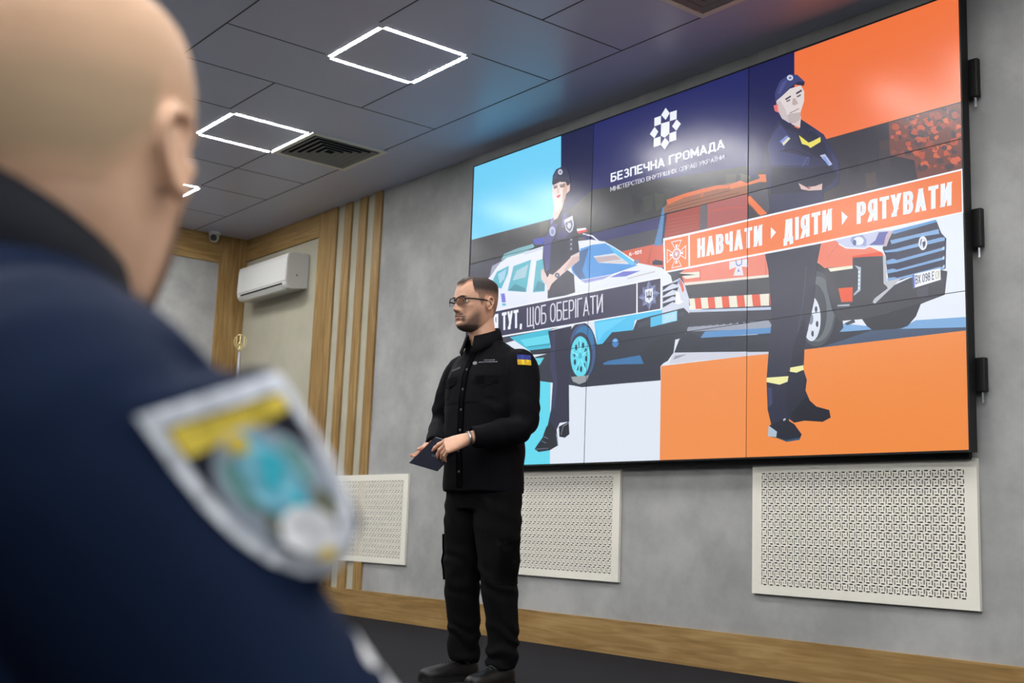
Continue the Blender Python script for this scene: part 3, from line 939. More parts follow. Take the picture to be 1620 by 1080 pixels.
P(232,228,212,2104,857,2153,852,2162,792,2114,796)
P(224,92,66,2153,852,2202,848,2211,787,2162,792)
P(232,228,212,2202,848,2251,844,2260,783,2211,787)
P(224,92,66,2251,844,2300,840,2309,779,2260,783)
P(232,228,212,2300,840,2353,835,2362,774,2309,779)
P(224,92,66,2353,835,2403,831,2412,770,2362,774)
P(232,228,212,2403,831,2455,827,2463,765,2412,770)
P(224,92,66,2455,827,2506,822,2514,761,2463,765)
P(232,228,212,2506,822,2566,817,2567,756,2514,761)
P(224,92,66,2566,817,2579,816,2579,755,2574,755)
P(56,60,72,2008,792,2582,734,2590,640,2118,637,1996,641)
P(186,198,220,2022,801,2579,747,2579,733,2022,788)
P(152,158,174,2009,709,2384,692,2564,681,2587,652,2567,638,2010,685)
P(60,64,76,2031,720,2067,720,2076,706,2041,706)
P(60,64,76,2080,717,2115,717,2124,703,2090,703)
P(60,64,76,2128,714,2163,714,2172,700,2138,700)
P(60,64,76,2176,711,2210,711,2219,697,2186,697)
P(60,64,76,2223,708,2257,708,2266,694,2233,694)
P(60,64,76,2269,705,2303,705,2312,691,2279,691)
P(60,64,76,2316,702,2349,702,2357,688,2325,688)
P(60,64,76,2361,699,2394,699,2402,686,2370,685)
P(60,64,76,2406,696,2439,696,2447,683,2415,682)
P(86,142,198,2139,671,2592,641,2585,614,2104,638)
P(44,50,64,2010,683,2118,639,2580,611,2568,523,1917,579,1952,646)
P(206,208,222,1910,578,2568,521,2568,507,2099,518,1881,519)
P(150,156,170,1925,561,2012,562,1954,548,1910,541)
P(48,52,64,2857,933,2938,882,2977,793,2996,728,3009,593,2947,542,2855,508,2785,539)
P(70,76,84,2968,688,2965,648,2957,611,2943,577,2926,550,2904,531,2880,520,2855,518,2830,525,2805,541,2783,565,2765,597,2751,634,2742,675,2739,717,2742,759,2751,797,2765,831,2784,859,2806,878,2831,888,2856,889,2882,880,2906,863,2927,838,2945,806,2958,769,2966,729)
P(96,104,112,2959,689,2957,654,2949,622,2938,593,2923,570,2904,553,2884,543,2862,541,2840,547,2820,562,2801,583,2785,610,2773,642,2766,677,2764,714,2766,750,2774,784,2786,813,2801,837,2820,853,2841,862,2863,863,2885,856,2906,841,2924,819,2939,792,2950,760,2957,725)
P(60,66,76,2916,680,2914,650,2909,622,2900,598,2889,578,2875,563,2860,555,2844,553,2827,558,2812,570,2798,587,2787,610,2778,637,2773,667,2771,698,2773,729,2778,757,2787,782,2799,803,2813,817,2828,825,2844,827,2861,821,2876,809,2889,790,2901,767,2909,740,2914,711)
P(216,224,236,2880,651,2879,627,2875,604,2868,584,2860,568,2849,556,2838,549,2826,548,2814,552,2803,561,2792,575,2784,594,2777,615,2773,639,2772,664,2773,688,2777,711,2784,731,2793,747,2803,759,2815,766,2827,767,2839,763,2850,753,2860,739,2869,720,2875,699,2879,675)
P(120,130,150,2837,656,2835,643,2832,634,2826,629,2820,629,2814,636,2810,646,2809,659,2810,672,2814,682,2820,687,2826,686,2832,679,2836,669)
P(70,76,90,2867,627,2866,618,2862,613,2857,614,2853,620,2851,629,2853,638,2857,643,2862,643,2866,637)
P(70,76,90,2840,583,2839,574,2835,569,2830,570,2826,576,2824,585,2826,594,2830,599,2835,599,2839,593)
P(70,76,90,2807,612,2806,603,2802,598,2797,598,2792,605,2791,614,2792,623,2797,628,2802,628,2806,621)
P(70,76,90,2801,685,2800,676,2796,671,2790,672,2786,678,2785,687,2786,696,2791,702,2796,701,2800,695)
P(70,76,90,2829,729,2827,720,2823,715,2818,716,2814,722,2812,731,2814,740,2818,746,2823,745,2827,739)
P(70,76,90,2862,700,2860,691,2856,686,2851,686,2847,693,2845,702,2847,711,2851,716,2856,716,2860,709)
P(60,62,72,2903,898,3064,886,3064,924,3229,908,3231,797,3252,750,3371,781,3525,793,3554,783,3539,680,3450,661,3409,651,3113,622,2986,628,2948,681,2918,790)
P(232,124,98,2856,1024,2966,1024,3004,987,3034,976,3161,958,3226,921,3234,904,3064,924,3064,883,2903,897,2855,939)
P(226,82,48,3060,931,3218,926,3233,906,3066,922)
P(170,96,84,2918,941,2982,1003,2981,1004,2917,942)
P(234,230,208,2924,892,3064,885,3065,870,2938,874)
P(196,202,228,2966,1024,3205,1029,3280,1014,3246,947,3154,967,3131,958,3030,976,2987,1005)
P(96,100,168,3209,1020,3273,1013,3237,956,3154,967,3190,985)
P(150,160,205,3061,1027,3117,1027,3143,996,3139,968,3072,979,3053,1005)
P(226,232,244,3127,993,3124,985,3118,979,3109,976,3098,977,3087,980,3078,986,3072,994,3070,1002,3072,1010,3078,1016,3088,1019,3099,1018,3109,1015,3119,1009,3125,1001)
P(90,110,160,3086,992,3084,984,3079,979,3073,980,3067,987,3065,995,3068,1003,3073,1008,3079,1007,3084,1001)
P(226,228,240,2985,1000,3030,971,3034,977,2989,1006)
P(226,228,240,3027,972,3132,952,3134,959,3029,979)
P(226,228,240,3130,952,3158,959,3156,966,3128,959)
P(42,50,76,3277,1013,3504,1024,3528,960,3552,931,3546,796,3519,792,3357,783,3259,766,3240,910,3227,942)
P(92,150,206,3277,1014,3504,1025,3508,1014,3284,997)
P(126,168,214,3268,971,3515,980,3518,958,3401,961,3276,952)
P(126,168,214,3234,928,3293,926,3522,940,3545,938,3544,923,3304,912,3243,918)
P(126,168,214,3246,879,3282,883,3303,874,3531,893,3544,897,3543,881,3303,860,3249,861)
P(126,168,214,3247,835,3281,837,3302,829,3530,849,3541,855,3541,838,3302,819,3250,818)
P(126,168,214,3250,797,3288,796,3302,790,3519,809,3542,800,3519,791,3357,783,3252,781)
P(180,205,232,3531,893,3540,897,3540,883,3529,882)
P(180,205,232,3532,850,3541,855,3541,840,3530,839)
P(180,205,232,3532,810,3541,815,3541,801,3531,800)
P(228,232,240,3458,926,3457,917,3454,909,3450,903,3444,899,3439,897,3432,898,3427,902,3422,908,3418,915,3415,924,3414,933,3416,942,3418,950,3422,956,3428,960,3434,962,3440,961,3446,957,3451,951,3455,944,3457,935)
P(70,80,110,3450,927,3449,920,3446,914,3442,909,3438,907,3433,908,3429,911,3426,917,3423,924,3423,932,3424,939,3426,946,3430,950,3434,952,3439,951,3443,948,3447,942,3449,935)
P(228,232,240,3437,959,3447,938,3433,934,3438,902,3426,916,3430,941)
P(190,192,198,3230,907,3245,905,3248,782,3329,786,3259,748,3231,774)
P(196,176,190,3247,998,3263,1017,3284,1011,3262,976,3249,946,3232,949)
P(188,192,200,3171,694,3181,710,3259,752,3301,769,3280,753,3205,701,3184,686)
P(176,190,208,3075,884,3110,869,3106,759,3070,739,3068,746,3091,766,3095,861)
P(232,238,246,3103,848,3101,844,3098,843,3095,845,3094,849,3095,853,3098,854,3102,852)
P(232,238,246,3103,828,3101,825,3098,823,3095,825,3094,830,3095,834,3098,835,3101,833)
P(232,238,246,3102,809,3101,805,3098,804,3095,806,3094,810,3095,814,3098,816,3101,813)
P(232,238,246,3102,790,3101,786,3098,785,3095,787,3093,791,3095,795,3098,796,3101,794)
P(232,238,246,3102,771,3101,767,3098,766,3094,768,3093,772,3095,776,3098,777,3101,775)
P(228,88,52,2983,786,3063,781,3061,712,2999,718)
P(160,172,186,2977,707,3046,702,3045,693,2977,699)
P(70,72,84,3402,723,3458,728,3457,685,3404,688)
P(238,241,248,3381,794,3520,802,3521,750,3384,731)
P(90,110,200,3381,794,3391,794,3393,733,3384,731)
T(60,66,90,'BX 098 E',0.13,0.5,3395,747,3489,756,3490,793,3395,787)
T(190,182,150,'0I',0.12,0.5,3495,756,3515,758,3516,793,3496,791)
P(44,48,58,3113,622,3257,636,3423,659,3395,601,3353,563,3319,555,3171,562,3138,588)
P(60,66,78,3016,614,3069,628,3076,611,3031,602)
P(44,50,64,730,665,882,677,1076,770,1311,689,1798,660,1913,578,1816,513,1819,435,1523,440,1174,444,1090,461,738,518)
P(226,231,246,211,1059,217,1240,279,1292,338,1327,406,1349,770,1364,1093,1341,1221,1329,1330,1298,1430,1242,1623,1123,1812,1066,1882,1011,1909,933,1947,837,1839,750,220,937)
P(120,176,186,341,1335,373,1379,506,1393,672,1396,686,1373,583,1353,406,1349)
P(205,214,230,584,1347,641,1360,770,1359,771,1345,584,1337)
P(150,156,180,251,1318,346,1334,288,1291,224,1239)
P(58,72,176,664,1423,703,1425,802,1420,805,1373,692,1386)
P(222,60,62,1089,1413,1173,1406,1177,1387,1100,1386)
P(238,238,244,1086,1420,1167,1411,1173,1400,1090,1403)
P(222,228,240,1142,1374,1229,1345,1232,1353,1145,1382)
P(222,228,240,1223,1348,1293,1296,1299,1303,1229,1355)
P(86,178,196,269,1227,307,1271,430,1291,423,1237,360,1149,274,1176)
P(160,205,226,317,1253,407,1275,389,1210,339,1184)
P(86,178,196,427,1126,479,1281,657,1296,620,1091)
P(160,200,214,476,1186,514,1245,633,1270,604,1189)
P(60,140,160,437,1127,503,1161,608,1119,616,1094)
P(86,178,196,686,1080,710,1279,806,1285,802,1071)
P(60,140,160,696,1091,734,1149,799,1119,801,1073)
P(210,220,236,666,1293,636,1093,642,1092,672,1292)
P(76,150,220,1046,1183,1128,1289,1230,1295,1345,1286,1437,1225,1617,1109,1408,1089,1136,1095,1062,1150)
P(60,100,150,1058,1173,1128,1274,1201,1282,1148,1149,1180,1100,1121,1103)
P(206,214,222,1244,1223,1472,1209,1550,1127,1292,1175)
P(190,170,176,1255,1213,1431,1199,1488,1166,1292,1177)
P(232,160,150,1376,1161,1516,1148,1516,1151,1376,1164)
P(90,190,236,1359,1283,1437,1238,1610,1120,1570,1118,1431,1209)
P(70,120,180,1193,1233,1198,1140,1203,1141,1198,1234)
P(220,228,240,1327,1296,1430,1239,1433,1244,1330,1301)
P(220,228,240,1427,1240,1623,1120,1626,1125,1430,1245)
P(112,120,206,1392,1073,1504,1091,1644,1074,1525,1059)
P(150,160,214,1136,1091,1408,1086,1338,1071,1181,1069)
P(120,140,176,1631,1129,1627,1122,1617,1118,1603,1120,1593,1127,1588,1136,1592,1143,1603,1146,1616,1144,1627,1137)
P(120,120,216,272,1128,308,1125,322,1069,287,1071)
P(120,120,216,357,1116,397,1113,413,1053,371,1056)
P(96,190,210,373,1049,411,1046,417,1030,379,1033)
P(200,202,206,1539,1039,1656,1045,1655,1054,1538,1048)
P(200,202,206,1650,1044,1762,1048,1762,1057,1650,1053)
P(206,212,228,1816,956,1952,987,1989,941,2021,864,2025,774,1980,811,1820,808)
P(42,48,66,1822,959,1941,973,1932,952,1897,963,1866,954,1823,935)
P(42,48,66,1823,927,1942,938,1932,918,1898,928,1867,919,1824,903)
P(42,48,66,1824,895,1943,902,1933,882,1899,892,1868,883,1825,870)
P(42,48,66,1825,862,1943,871,1934,850,1899,860,1869,851,1825,838)
P(226,96,76,1955,982,1976,947,1984,914,1972,903,1954,946)
P(120,150,196,1936,980,1955,982,1954,947,1944,956)
P(238,240,248,1923,913,1947,910,1960,863,1982,851,1949,842,1918,850)
P(76,192,238,1265,836,1819,831,1820,808,1738,799,1608,794,1594,739,1422,745,1338,682,1296,685)
P(100,206,246,1277,815,1541,818,1353,748,1312,704)
P(46,52,66,1338,682,1422,745,1594,739,1624,792,1731,802,1983,818,2025,781,2019,712,1983,653,1904,648,1805,663,1679,592,1359,584,1301,628)
P(58,64,80,1625,775,1980,797,1998,777,1636,746)
P(74,186,230,1732,794,1934,809,1935,753,1733,740)
P(156,216,240,1821,800,1934,808,1935,753,1823,747)
T(196,228,240,'208',0.14,0.6,1837,755,1921,761,1920,795,1837,790)
P(66,130,196,1479,678,1476,666,1469,658,1458,654,1446,655,1435,661,1427,671,1424,683,1426,695,1434,703,1444,707,1457,706,1468,700,1476,690)
P(120,180,230,1470,690,1467,684,1457,680,1446,682,1436,687,1432,694,1435,700,1445,703,1457,702,1466,697)
P(42,48,60,1647,595,1804,676,1928,672,1912,579,1870,538,1815,521,1707,539)
P(56,116,170,1352,571,1400,581,1656,589,1687,538,1360,561)
P(64,186,214,468,817,874,829,872,693,673,709)
P(100,214,234,575,788,867,792,870,740,634,740)
P(40,130,150,651,732,871,728,872,733,652,737)
P(40,46,60,673,712,880,707,882,672,702,682)
P(96,206,222,712,658,818,653,780,612,737,611)
P(40,46,62,1300,642,1298,605,1291,571,1278,540,1260,514,1237,495,1212,482,1183,476,1154,478,1125,488,1097,506,1072,530,1051,559,1034,593,1023,630,1018,669,1020,706,1027,742,1041,773,1060,800,1083,819,1110,832,1139,836,1168,833,1197,822,1225,803,1249,779,1269,749,1285,715,1295,679)
P(58,86,134,1286,643,1285,609,1278,577,1267,548,1252,524,1233,506,1212,493,1188,488,1163,490,1139,499,1115,515,1094,537,1076,565,1062,596,1053,630,1048,666,1050,701,1056,734,1067,763,1083,788,1102,806,1125,818,1149,822,1174,820,1199,809,1222,793,1242,770,1260,742,1273,711,1282,678)
P(44,118,172,1269,715,1266,690,1255,668,1237,651,1213,641,1187,640,1159,647,1135,661,1114,682,1100,707,1095,734,1098,760,1110,782,1128,799,1153,808,1179,809,1207,802,1231,787,1251,767,1264,742)
P(48,54,74,1259,625,1258,596,1253,570,1243,546,1230,525,1213,510,1194,500,1174,495,1152,497,1131,505,1111,518,1092,537,1077,560,1064,586,1056,615,1053,644,1054,673,1059,701,1069,725,1083,746,1100,761,1119,771,1140,775,1162,772,1183,764,1203,750,1221,731,1236,708,1248,682,1256,654)
P(98,216,236,1239,620,1238,595,1233,572,1225,551,1214,533,1200,519,1185,510,1167,506,1149,508,1131,514,1114,526,1099,542,1086,562,1076,586,1069,611,1066,636,1066,662,1071,686,1079,708,1091,726,1105,739,1121,748,1139,752,1157,750,1175,742,1192,730,1207,714,1219,694,1229,671,1236,646)
P(36,60,90,1216,609,1215,600,1212,594,1206,592,1201,595,1197,602,1195,611,1196,620,1200,627,1205,629,1210,626,1214,619)
P(40,100,136,1203,570,1202,561,1198,554,1193,552,1187,555,1183,562,1182,571,1183,581,1186,587,1191,589,1197,586,1201,579)
P(36,60,90,1174,552,1173,543,1170,536,1164,534,1159,537,1155,544,1153,553,1154,563,1158,569,1163,571,1168,568,1172,561)
P(40,100,136,1142,563,1141,553,1137,547,1132,545,1126,548,1122,555,1120,564,1121,574,1125,580,1130,582,1136,579,1140,572)
P(36,60,90,1117,598,1116,589,1112,583,1107,581,1102,584,1097,591,1096,600,1097,609,1100,616,1106,618,1111,615,1115,608)
P(40,100,136,1110,646,1109,636,1106,630,1101,628,1095,631,1091,638,1089,648,1090,657,1094,663,1099,665,1104,662,1109,655)
P(36,60,90,1124,686,1123,677,1120,670,1114,668,1109,671,1105,678,1103,688,1104,697,1107,704,1113,706,1118,703,1122,695)
P(40,100,136,1153,704,1152,694,1148,688,1143,686,1138,689,1133,696,1132,706,1133,715,1136,721,1141,723,1147,720,1151,713)
P(36,60,90,1186,692,1185,683,1181,677,1176,675,1170,678,1166,685,1164,694,1165,703,1169,710,1174,712,1180,709,1184,702)
P(40,100,136,1210,656,1209,647,1205,641,1200,639,1195,642,1190,649,1189,658,1190,667,1193,674,1198,676,1204,673,1208,666)
P(130,232,244,1152,622,1227,655,1223,664,1148,631)
P(130,232,244,1147,628,1199,536,1208,541,1156,633)
P(130,232,244,1150,633,1109,543,1118,539,1159,629)
P(130,232,244,1158,631,1079,671,1074,662,1153,622)
P(130,232,244,1158,625,1151,738,1141,738,1148,625)
P(70,180,210,1169,631,1168,622,1164,616,1157,612,1150,613,1143,618,1138,625,1136,634,1138,643,1142,649,1148,653,1156,652,1162,647,1167,640)
P(150,156,160,1076,513,1235,510,1212,475,1151,463,1094,484)
P(238,142,74,1820,514,2422,513,2422,0,1823,0)
P(238,138,64,2422,513,2564,511,3029,511,3635,511,3635,0,2422,0)
P(40,42,66,848,815,1066,822,1060,680,1058,477,1072,246,985,243,950,190,870,217,901,329,909,488,874,583,891,674)
P(52,56,88,876,803,920,804,919,648,953,485,929,327,904,340,914,488,878,582)
P(26,30,42,979,221,1067,247,1077,172,1037,152,986,160)
P(26,30,42,758,93,782,118,829,161,861,223,898,252,960,199,978,109,903,82,798,74)
P(170,180,196,955,180,974,104,977,104,958,180)
P(150,160,180,1003,170,1019,221,1016,222,1000,171)
P(150,160,180,1017,219,1060,235,1059,238,1016,222)
P(120,130,150,820,140,866,124,867,127,821,143)
P(130,140,160,837,166,882,151,883,154,838,169)
P(96,108,130,771,91,886,92,886,96,771,95)
P(38,40,62,773,1406,822,1440,834,1517,869,1542,963,1584,1011,1541,1056,1491,1090,1403,1117,1271,1039,1256,1001,1182,1075,1135,1089,1025,1005,1018,832,1021,831,1114,796,1182,771,1291)
P(74,74,140,825,1439,859,1497,903,1482,879,1409,846,1362,842,1206,811,1198,784,1289,773,1406)
P(60,60,110,923,1453,1017,1405,988,1379,895,1385)
P(60,62,100,852,1194,851,1384,847,1384,848,1194)
P(60,62,100,850,1381,901,1468,898,1470,847,1383)
P(90,90,150,958,1536,981,1542,992,1503,957,1447,941,1460)
P(110,112,170,834,1517,869,1542,864,1506,840,1489)
P(226,202,196,1049,1254,1117,1271,1119,1217,998,1170,916,1133,866,1107,841,1069,823,1089,811,1138,843,1177,875,1165,936,1192)
P(206,178,172,1055,1245,1118,1245,1119,1217,998,1170,975,1176)
P(60,60,76,941,1152,938,1144,930,1139,918,1139,907,1143,898,1150,894,1159,897,1167,905,1172,917,1172,928,1168,937,1161)
P(150,160,180,930,1154,928,1148,922,1146,914,1147,908,1151,905,1157,907,1162,913,1165,921,1164,927,1159)
P(220,200,198,759,1208,781,1220,829,1146,828,1109,799,1119,765,1155)
P(214,186,176,869,1611,962,1618,945,1575,901,1520,869,1514,856,1550)
P(226,202,196,843,1743,877,1757,971,1739,989,1686,970,1632,932,1588,894,1563,873,1589,847,1668)
P(196,160,150,948,1737,980,1730,989,1686,970,1632,939,1597,944,1659)
P(222,184,172,985,1722,1012,1726,1011,1676,984,1661)
P(200,40,70,886,1665,906,1669,927,1669,917,1653,896,1650)
P(110,84,84,856,1728,891,1729,892,1718,860,1718)
P(110,84,84,916,1724,960,1721,960,1710,920,1712)
P(80,60,62,853,1737,891,1737,891,1732,853,1731)
P(80,60,62,913,1733,966,1728,966,1723,913,1727)
P(206,176,168,892,1712,908,1711,912,1678,890,1680)
P(36,36,46,978,1730,1015,1730,1006,1713,982,1712)
P(38,44,74,839,1757,843,1807,873,1841,928,1847,975,1827,1004,1774,1015,1726,955,1755,893,1758,846,1745)
P(28,32,54,840,1763,892,1771,971,1756,993,1730,927,1753,853,1743)
P(56,62,100,852,1795,874,1827,904,1838,891,1797,868,1775)
P(206,210,224,937,1810,935,1803,929,1798,921,1796,911,1798,902,1804,895,1811,893,1820,895,1827,901,1832,909,1834,919,1832,928,1826,935,1818)
P(120,130,160,926,1812,924,1807,919,1805,912,1806,906,1811,904,1817,906,1823,911,1825,918,1823,924,1819)
P(210,214,230,964,1496,1043,1511,1059,1451,1047,1415,1021,1405,986,1430)
P(48,50,76,978,1475,1038,1486,1049,1451,1038,1424,1020,1415,992,1437)
P(206,212,232,1040,1448,1024,1442,1017,1425,1008,1445,991,1457,1007,1462,1014,1479,1023,1460)
P(206,212,232,1034,1430,1016,1440,999,1436,1004,1454,997,1475,1015,1465,1032,1468,1026,1450)
P(176,180,214,888,1439,886,1427,880,1418,871,1413,860,1412,848,1417,838,1425,831,1437,828,1449,829,1461,836,1470,845,1476,856,1476,868,1471,878,1463,885,1451)
P(120,126,180,874,1439,872,1430,867,1425,859,1424,851,1428,845,1435,842,1445,844,1453,849,1459,857,1460,865,1456,871,1448)
P(150,154,180,1047,1359,1044,1353,1038,1351,1032,1355,1029,1362,1031,1368,1037,1370,1044,1366)
P(150,154,180,1048,1330,1046,1324,1039,1322,1033,1326,1030,1333,1032,1339,1039,1341,1045,1337)
P(150,154,180,1049,1301,1047,1295,1041,1293,1034,1297,1031,1304,1034,1310,1040,1312,1046,1308)
P(44,48,68,2537,1035,2886,1028,2857,914,2844,748,2787,539,2780,423,2695,418,2689,380,2553,390,2565,521,2585,681,2561,939)
P(70,76,98,2796,924,2777,755,2780,755,2799,924)
P(70,76,98,2778,757,2741,582,2744,582,2781,757)
P(34,38,56,2737,584,2791,676,2787,539,2780,423,2699,420,2713,507)
P(38,42,64,2553,374,2689,372,2692,155,2585,149,2560,233)
P(60,64,100,2560,342,2585,340,2591,260,2566,242)
P(34,38,56,2679,412,2780,411,2799,363,2791,311,2825,244,2725,158,2679,187)
P(236,234,164,2553,392,2689,389,2683,362,2634,351,2553,370)
P(236,234,164,2699,430,2779,435,2779,413,2737,402,2699,410)
P(20,24,38,2723,159,2699,196,2790,282,2854,230,2928,209,2936,173,2890,155,2784,166)
P(24,30,44,2567,151,2665,185,2725,151,2768,101,2756,77,2677,69,2616,90,2565,99)
P(172,190,206,2567,153,2619,120,2614,94,2563,99)
P(40,80,110,2616,92,2677,76,2758,87,2756,75,2677,68)
P(190,196,206,2655,178,2671,185,2672,176,2660,170)
P(40,44,80,2538,1478,2526,1501,2540,1598,2584,1662,2622,1718,2694,1670,2752,1635,2764,1683,2833,1627,2902,1569,2946,1491,2989,1424,2995,1339,2984,1294,2899,1274,2896,1223,2763,1206,2564,1230,2571,1332,2545,1437)
P(56,62,112,2553,1595,2592,1653,2634,1690,2700,1604,2653,1541,2821,1468,2812,1431,2575,1485)
P(30,32,58,2575,1470,2809,1417,2932,1404,2986,1340,2899,1284,2575,1331)
P(28,32,60,2741,1609,2833,1605,2911,1519,2932,1428,2855,1465,2764,1534)
P(90,96,150,2774,1431,2800,1468,2797,1470,2771,1433)
P(90,96,150,2798,1466,2817,1478,2815,1481,2796,1469)
P(26,28,52,2633,1543,2718,1533,2719,1538,2634,1548)
P(26,28,52,2714,1535,2832,1467,2835,1471,2717,1539)
P(30,34,66,2622,1720,2700,1668,2752,1635,2764,1681,2821,1632,2798,1594,2729,1621,2670,1661)
P(216,200,196,2691,1700,2766,1698,2759,1638,2708,1670)
P(222,212,212,2608,1817,2634,1837,2682,1862,2764,1861,2785,1823,2785,1774,2764,1722,2759,1682,2729,1669,2691,1682,2646,1716,2622,1760)
P(190,176,176,2646,1716,2694,1729,2764,1719,2759,1682,2729,1669,2691,1682)
P(202,190,192,2608,1817,2634,1815,2670,1755,2691,1682,2646,1716,2622,1760)
P(224,112,112,2591,1800,2620,1799,2629,1750,2600,1768)
P(232,170,160,2615,1794,2627,1789,2629,1754,2620,1760)
P(76,66,80,2665,1816,2701,1825,2703,1816,2670,1807)
P(76,66,80,2734,1830,2769,1838,2771,1827,2736,1819)
P(120,104,112,2672,1803,2698,1807,2698,1798,2677,1795)
P(120,104,112,2738,1810,2764,1815,2764,1805,2741,1802)
P(190,170,166,2713,1804,2729,1803,2748,1770,2727,1764,2710,1774)
P(150,100,104,2695,1730,2728,1734,2728,1738,2695,1734)
P(150,100,104,2726,1734,2754,1739,2753,1743,2725,1738)
P(60,66,118,2603,1817,2600,1865,2631,1920,2694,1941,2743,1922,2787,1874,2781,1854,2729,1877,2691,1865,2646,1836)
P(40,42,74,2646,1836,2691,1867,2748,1885,2790,1871,2783,1852,2731,1874,2694,1861)
P(78,84,140,2617,1860,2646,1907,2688,1922,2664,1887,2634,1850)
P(206,212,230,2717,1914,2715,1908,2710,1904,2702,1904,2693,1906,2685,1912,2679,1918,2677,1926,2679,1932,2685,1935,2693,1936,2702,1933,2710,1928,2715,1921)
P(110,120,170,2707,1917,2705,1913,2700,1912,2694,1914,2689,1918,2688,1922,2689,1926,2694,1927,2700,1926,2705,1922)
P(132,150,214,2632,1598,2675,1619,2687,1608,2647,1584)
P(224,222,190,2647,1584,2687,1608,2699,1597,2656,1570)
P(234,222,96,2752,1602,2764,1591,2812,1548,2807,1534,2771,1552)
P(234,222,96,2812,1548,2839,1551,2883,1560,2884,1535,2823,1518,2807,1534)
P(176,184,220,2879,1467,2910,1467,2952,1405,2934,1401)
P(120,150,220,2894,1456,2910,1452,2938,1408,2927,1405)
P(214,182,178,2750,1353,2800,1321,2854,1317,2893,1321,2890,1289,2811,1302,2766,1319)
P(160,110,116,2800,1321,2820,1324,2823,1311,2807,1309)
P(24,26,50,2644,1453,2764,1386,2767,1390,2647,1457)
P(24,26,50,2762,1387,2878,1371,2879,1376,2763,1392)
P(50,52,96,2944,1473,2987,1415,2989,1349,2959,1384)
P(236,240,248,1819,1994,1851,1953,1820,1922,1785,1960)
P(236,240,248,1853,1958,1906,1957,1905,1905,1854,1906)
P(236,240,248,1905,1903,1939,1869,1904,1837,1871,1871)
P(236,240,248,1852,1834,1904,1835,1905,1784,1852,1783)
P(236,240,248,1818,1817,1850,1782,1818,1748,1785,1784)
P(236,240,248,1729,1833,1783,1834,1783,1783,1728,1782)
P(236,240,248,1733,1902,1763,1867,1733,1834,1696,1869)
P(236,240,248,1730,1956,1783,1956,1783,1906,1731,1906)
P(236,240,248,1785,1909,1851,1906,1851,1834,1815,1818,1784,1837)
T(236,240,248,'БЕЗПЕЧНА ГРОМАДА',0.19,0.74,1377,1650,2262,1651,2258,1703,1375,1705)
T(216,218,230,'МІНІСТЕРСТВО ВНУТРІШНІХ СПРАВ УКРАЇНИ',0.13,0.72,1376,1593,2260,1591,2260,1616,1375,1621)
P(236,240,248,155,1015,660,1015,1812,1015,1816,828,496,826,168,825)
P(52,52,82,156,1004,661,1006,1614,1006,1618,834,495,836,167,835)
P(52,52,82,1623,1007,1804,1007,1807,835,1629,834)
T(236,240,248,'Я ТУТ,',0.19,0.46,295,872,590,868,582,989,287,986)
T(214,214,228,'ЩОБ ОБЕРІГАТИ',0.085,0.42,640,863,1340,872,1335,983,633,987)
P(92,102,146,1717,923,1715,1010,1736,972)
P(126,136,178,1717,923,1736,972,1767,975)
P(92,102,146,1717,923,1767,975,1765,943)
P(126,136,178,1717,923,1765,943,1801,923)
P(92,102,146,1717,923,1801,923,1766,902)
P(126,136,178,1717,923,1766,902,1770,870)
P(92,102,146,1717,923,1770,870,1739,873)
P(126,136,178,1717,923,1739,873,1720,836)
P(92,102,146,1717,923,1720,836,1699,873)
P(126,136,178,1717,923,1699,873,1667,869)
P(92,102,146,1717,923,1667,869,1669,902)
P(126,136,178,1717,923,1669,902,1632,922)
P(92,102,146,1717,923,1632,922,1668,943)
P(126,136,178,1717,923,1668,943,1664,976)
P(92,102,146,1717,923,1664,976,1696,973)
P(126,136,178,1717,923,1696,973,1715,1010)
P(222,226,238,1686,959,1746,960,1748,893,1719,876,1688,894)
P(60,66,104,1713,949,1715,897,1722,897,1720,949)
P(60,66,104,1696,945,1698,911,1705,911,1703,945)
P(60,66,104,1699,910,1736,907,1736,914,1699,917)
P(60,66,104,1738,909,1736,942,1729,942,1731,909)
P(60,66,104,1701,909,1720,919,1717,925,1698,915)
P(60,66,104,1713,919,1734,907,1738,913,1717,925)
P(236,240,248,1819,1232,2012,1229,2877,1228,3638,1231,3637,1030,2876,1022,1831,1032)
P(236,122,64,1831,1218,2008,1216,2014,1041,1842,1042)
P(236,122,64,2020,1217,2877,1219,3631,1223,3630,1037,2876,1032,2025,1041)
T(236,240,248,'НАВЧАТИ',0.2,0.47,2078,1079,2521,1074,2521,1183,2076,1185)
P(236,240,248,2577,1159,2610,1127,2577,1097)
T(236,240,248,'ДІЯТИ',0.2,0.47,2657,1060,2948,1078,2948,1185,2657,1180)
P(236,240,248,3004,1160,3039,1126,3006,1091)
T(236,240,248,'РЯТУВАТИ',0.2,0.47,3089,1080,3581,1076,3584,1183,3090,1185)
P(236,240,248,1910,1162,1884,1202,1881,1200,1907,1160)
P(236,240,248,1882,1198,1959,1197,1959,1201,1882,1202)
P(236,240,248,1957,1201,1933,1161,1936,1159,1960,1199)
P(236,240,248,1914,1162,1917,1169,1911,1179,1932,1179,1926,1169,1929,1161)
P(236,240,248,1955,1137,1992,1161,1990,1164,1953,1140)
P(236,240,248,1988,1163,1990,1087,1994,1087,1992,1163)
P(236,240,248,1994,1089,1956,1114,1954,1111,1992,1086)
P(236,240,248,1956,1133,1963,1130,1972,1136,1972,1115,1963,1121,1956,1118)
P(236,240,248,1935,1090,1960,1051,1963,1053,1938,1092)
P(236,240,248,1962,1055,1886,1055,1886,1051,1962,1051)
P(236,240,248,1888,1051,1912,1090,1909,1092,1885,1053)
P(236,240,248,1931,1090,1928,1083,1934,1073,1913,1073,1919,1083,1916,1090)
P(236,240,248,1889,1115,1852,1090,1854,1087,1891,1112)
P(236,240,248,1856,1088,1854,1165,1850,1165,1852,1088)
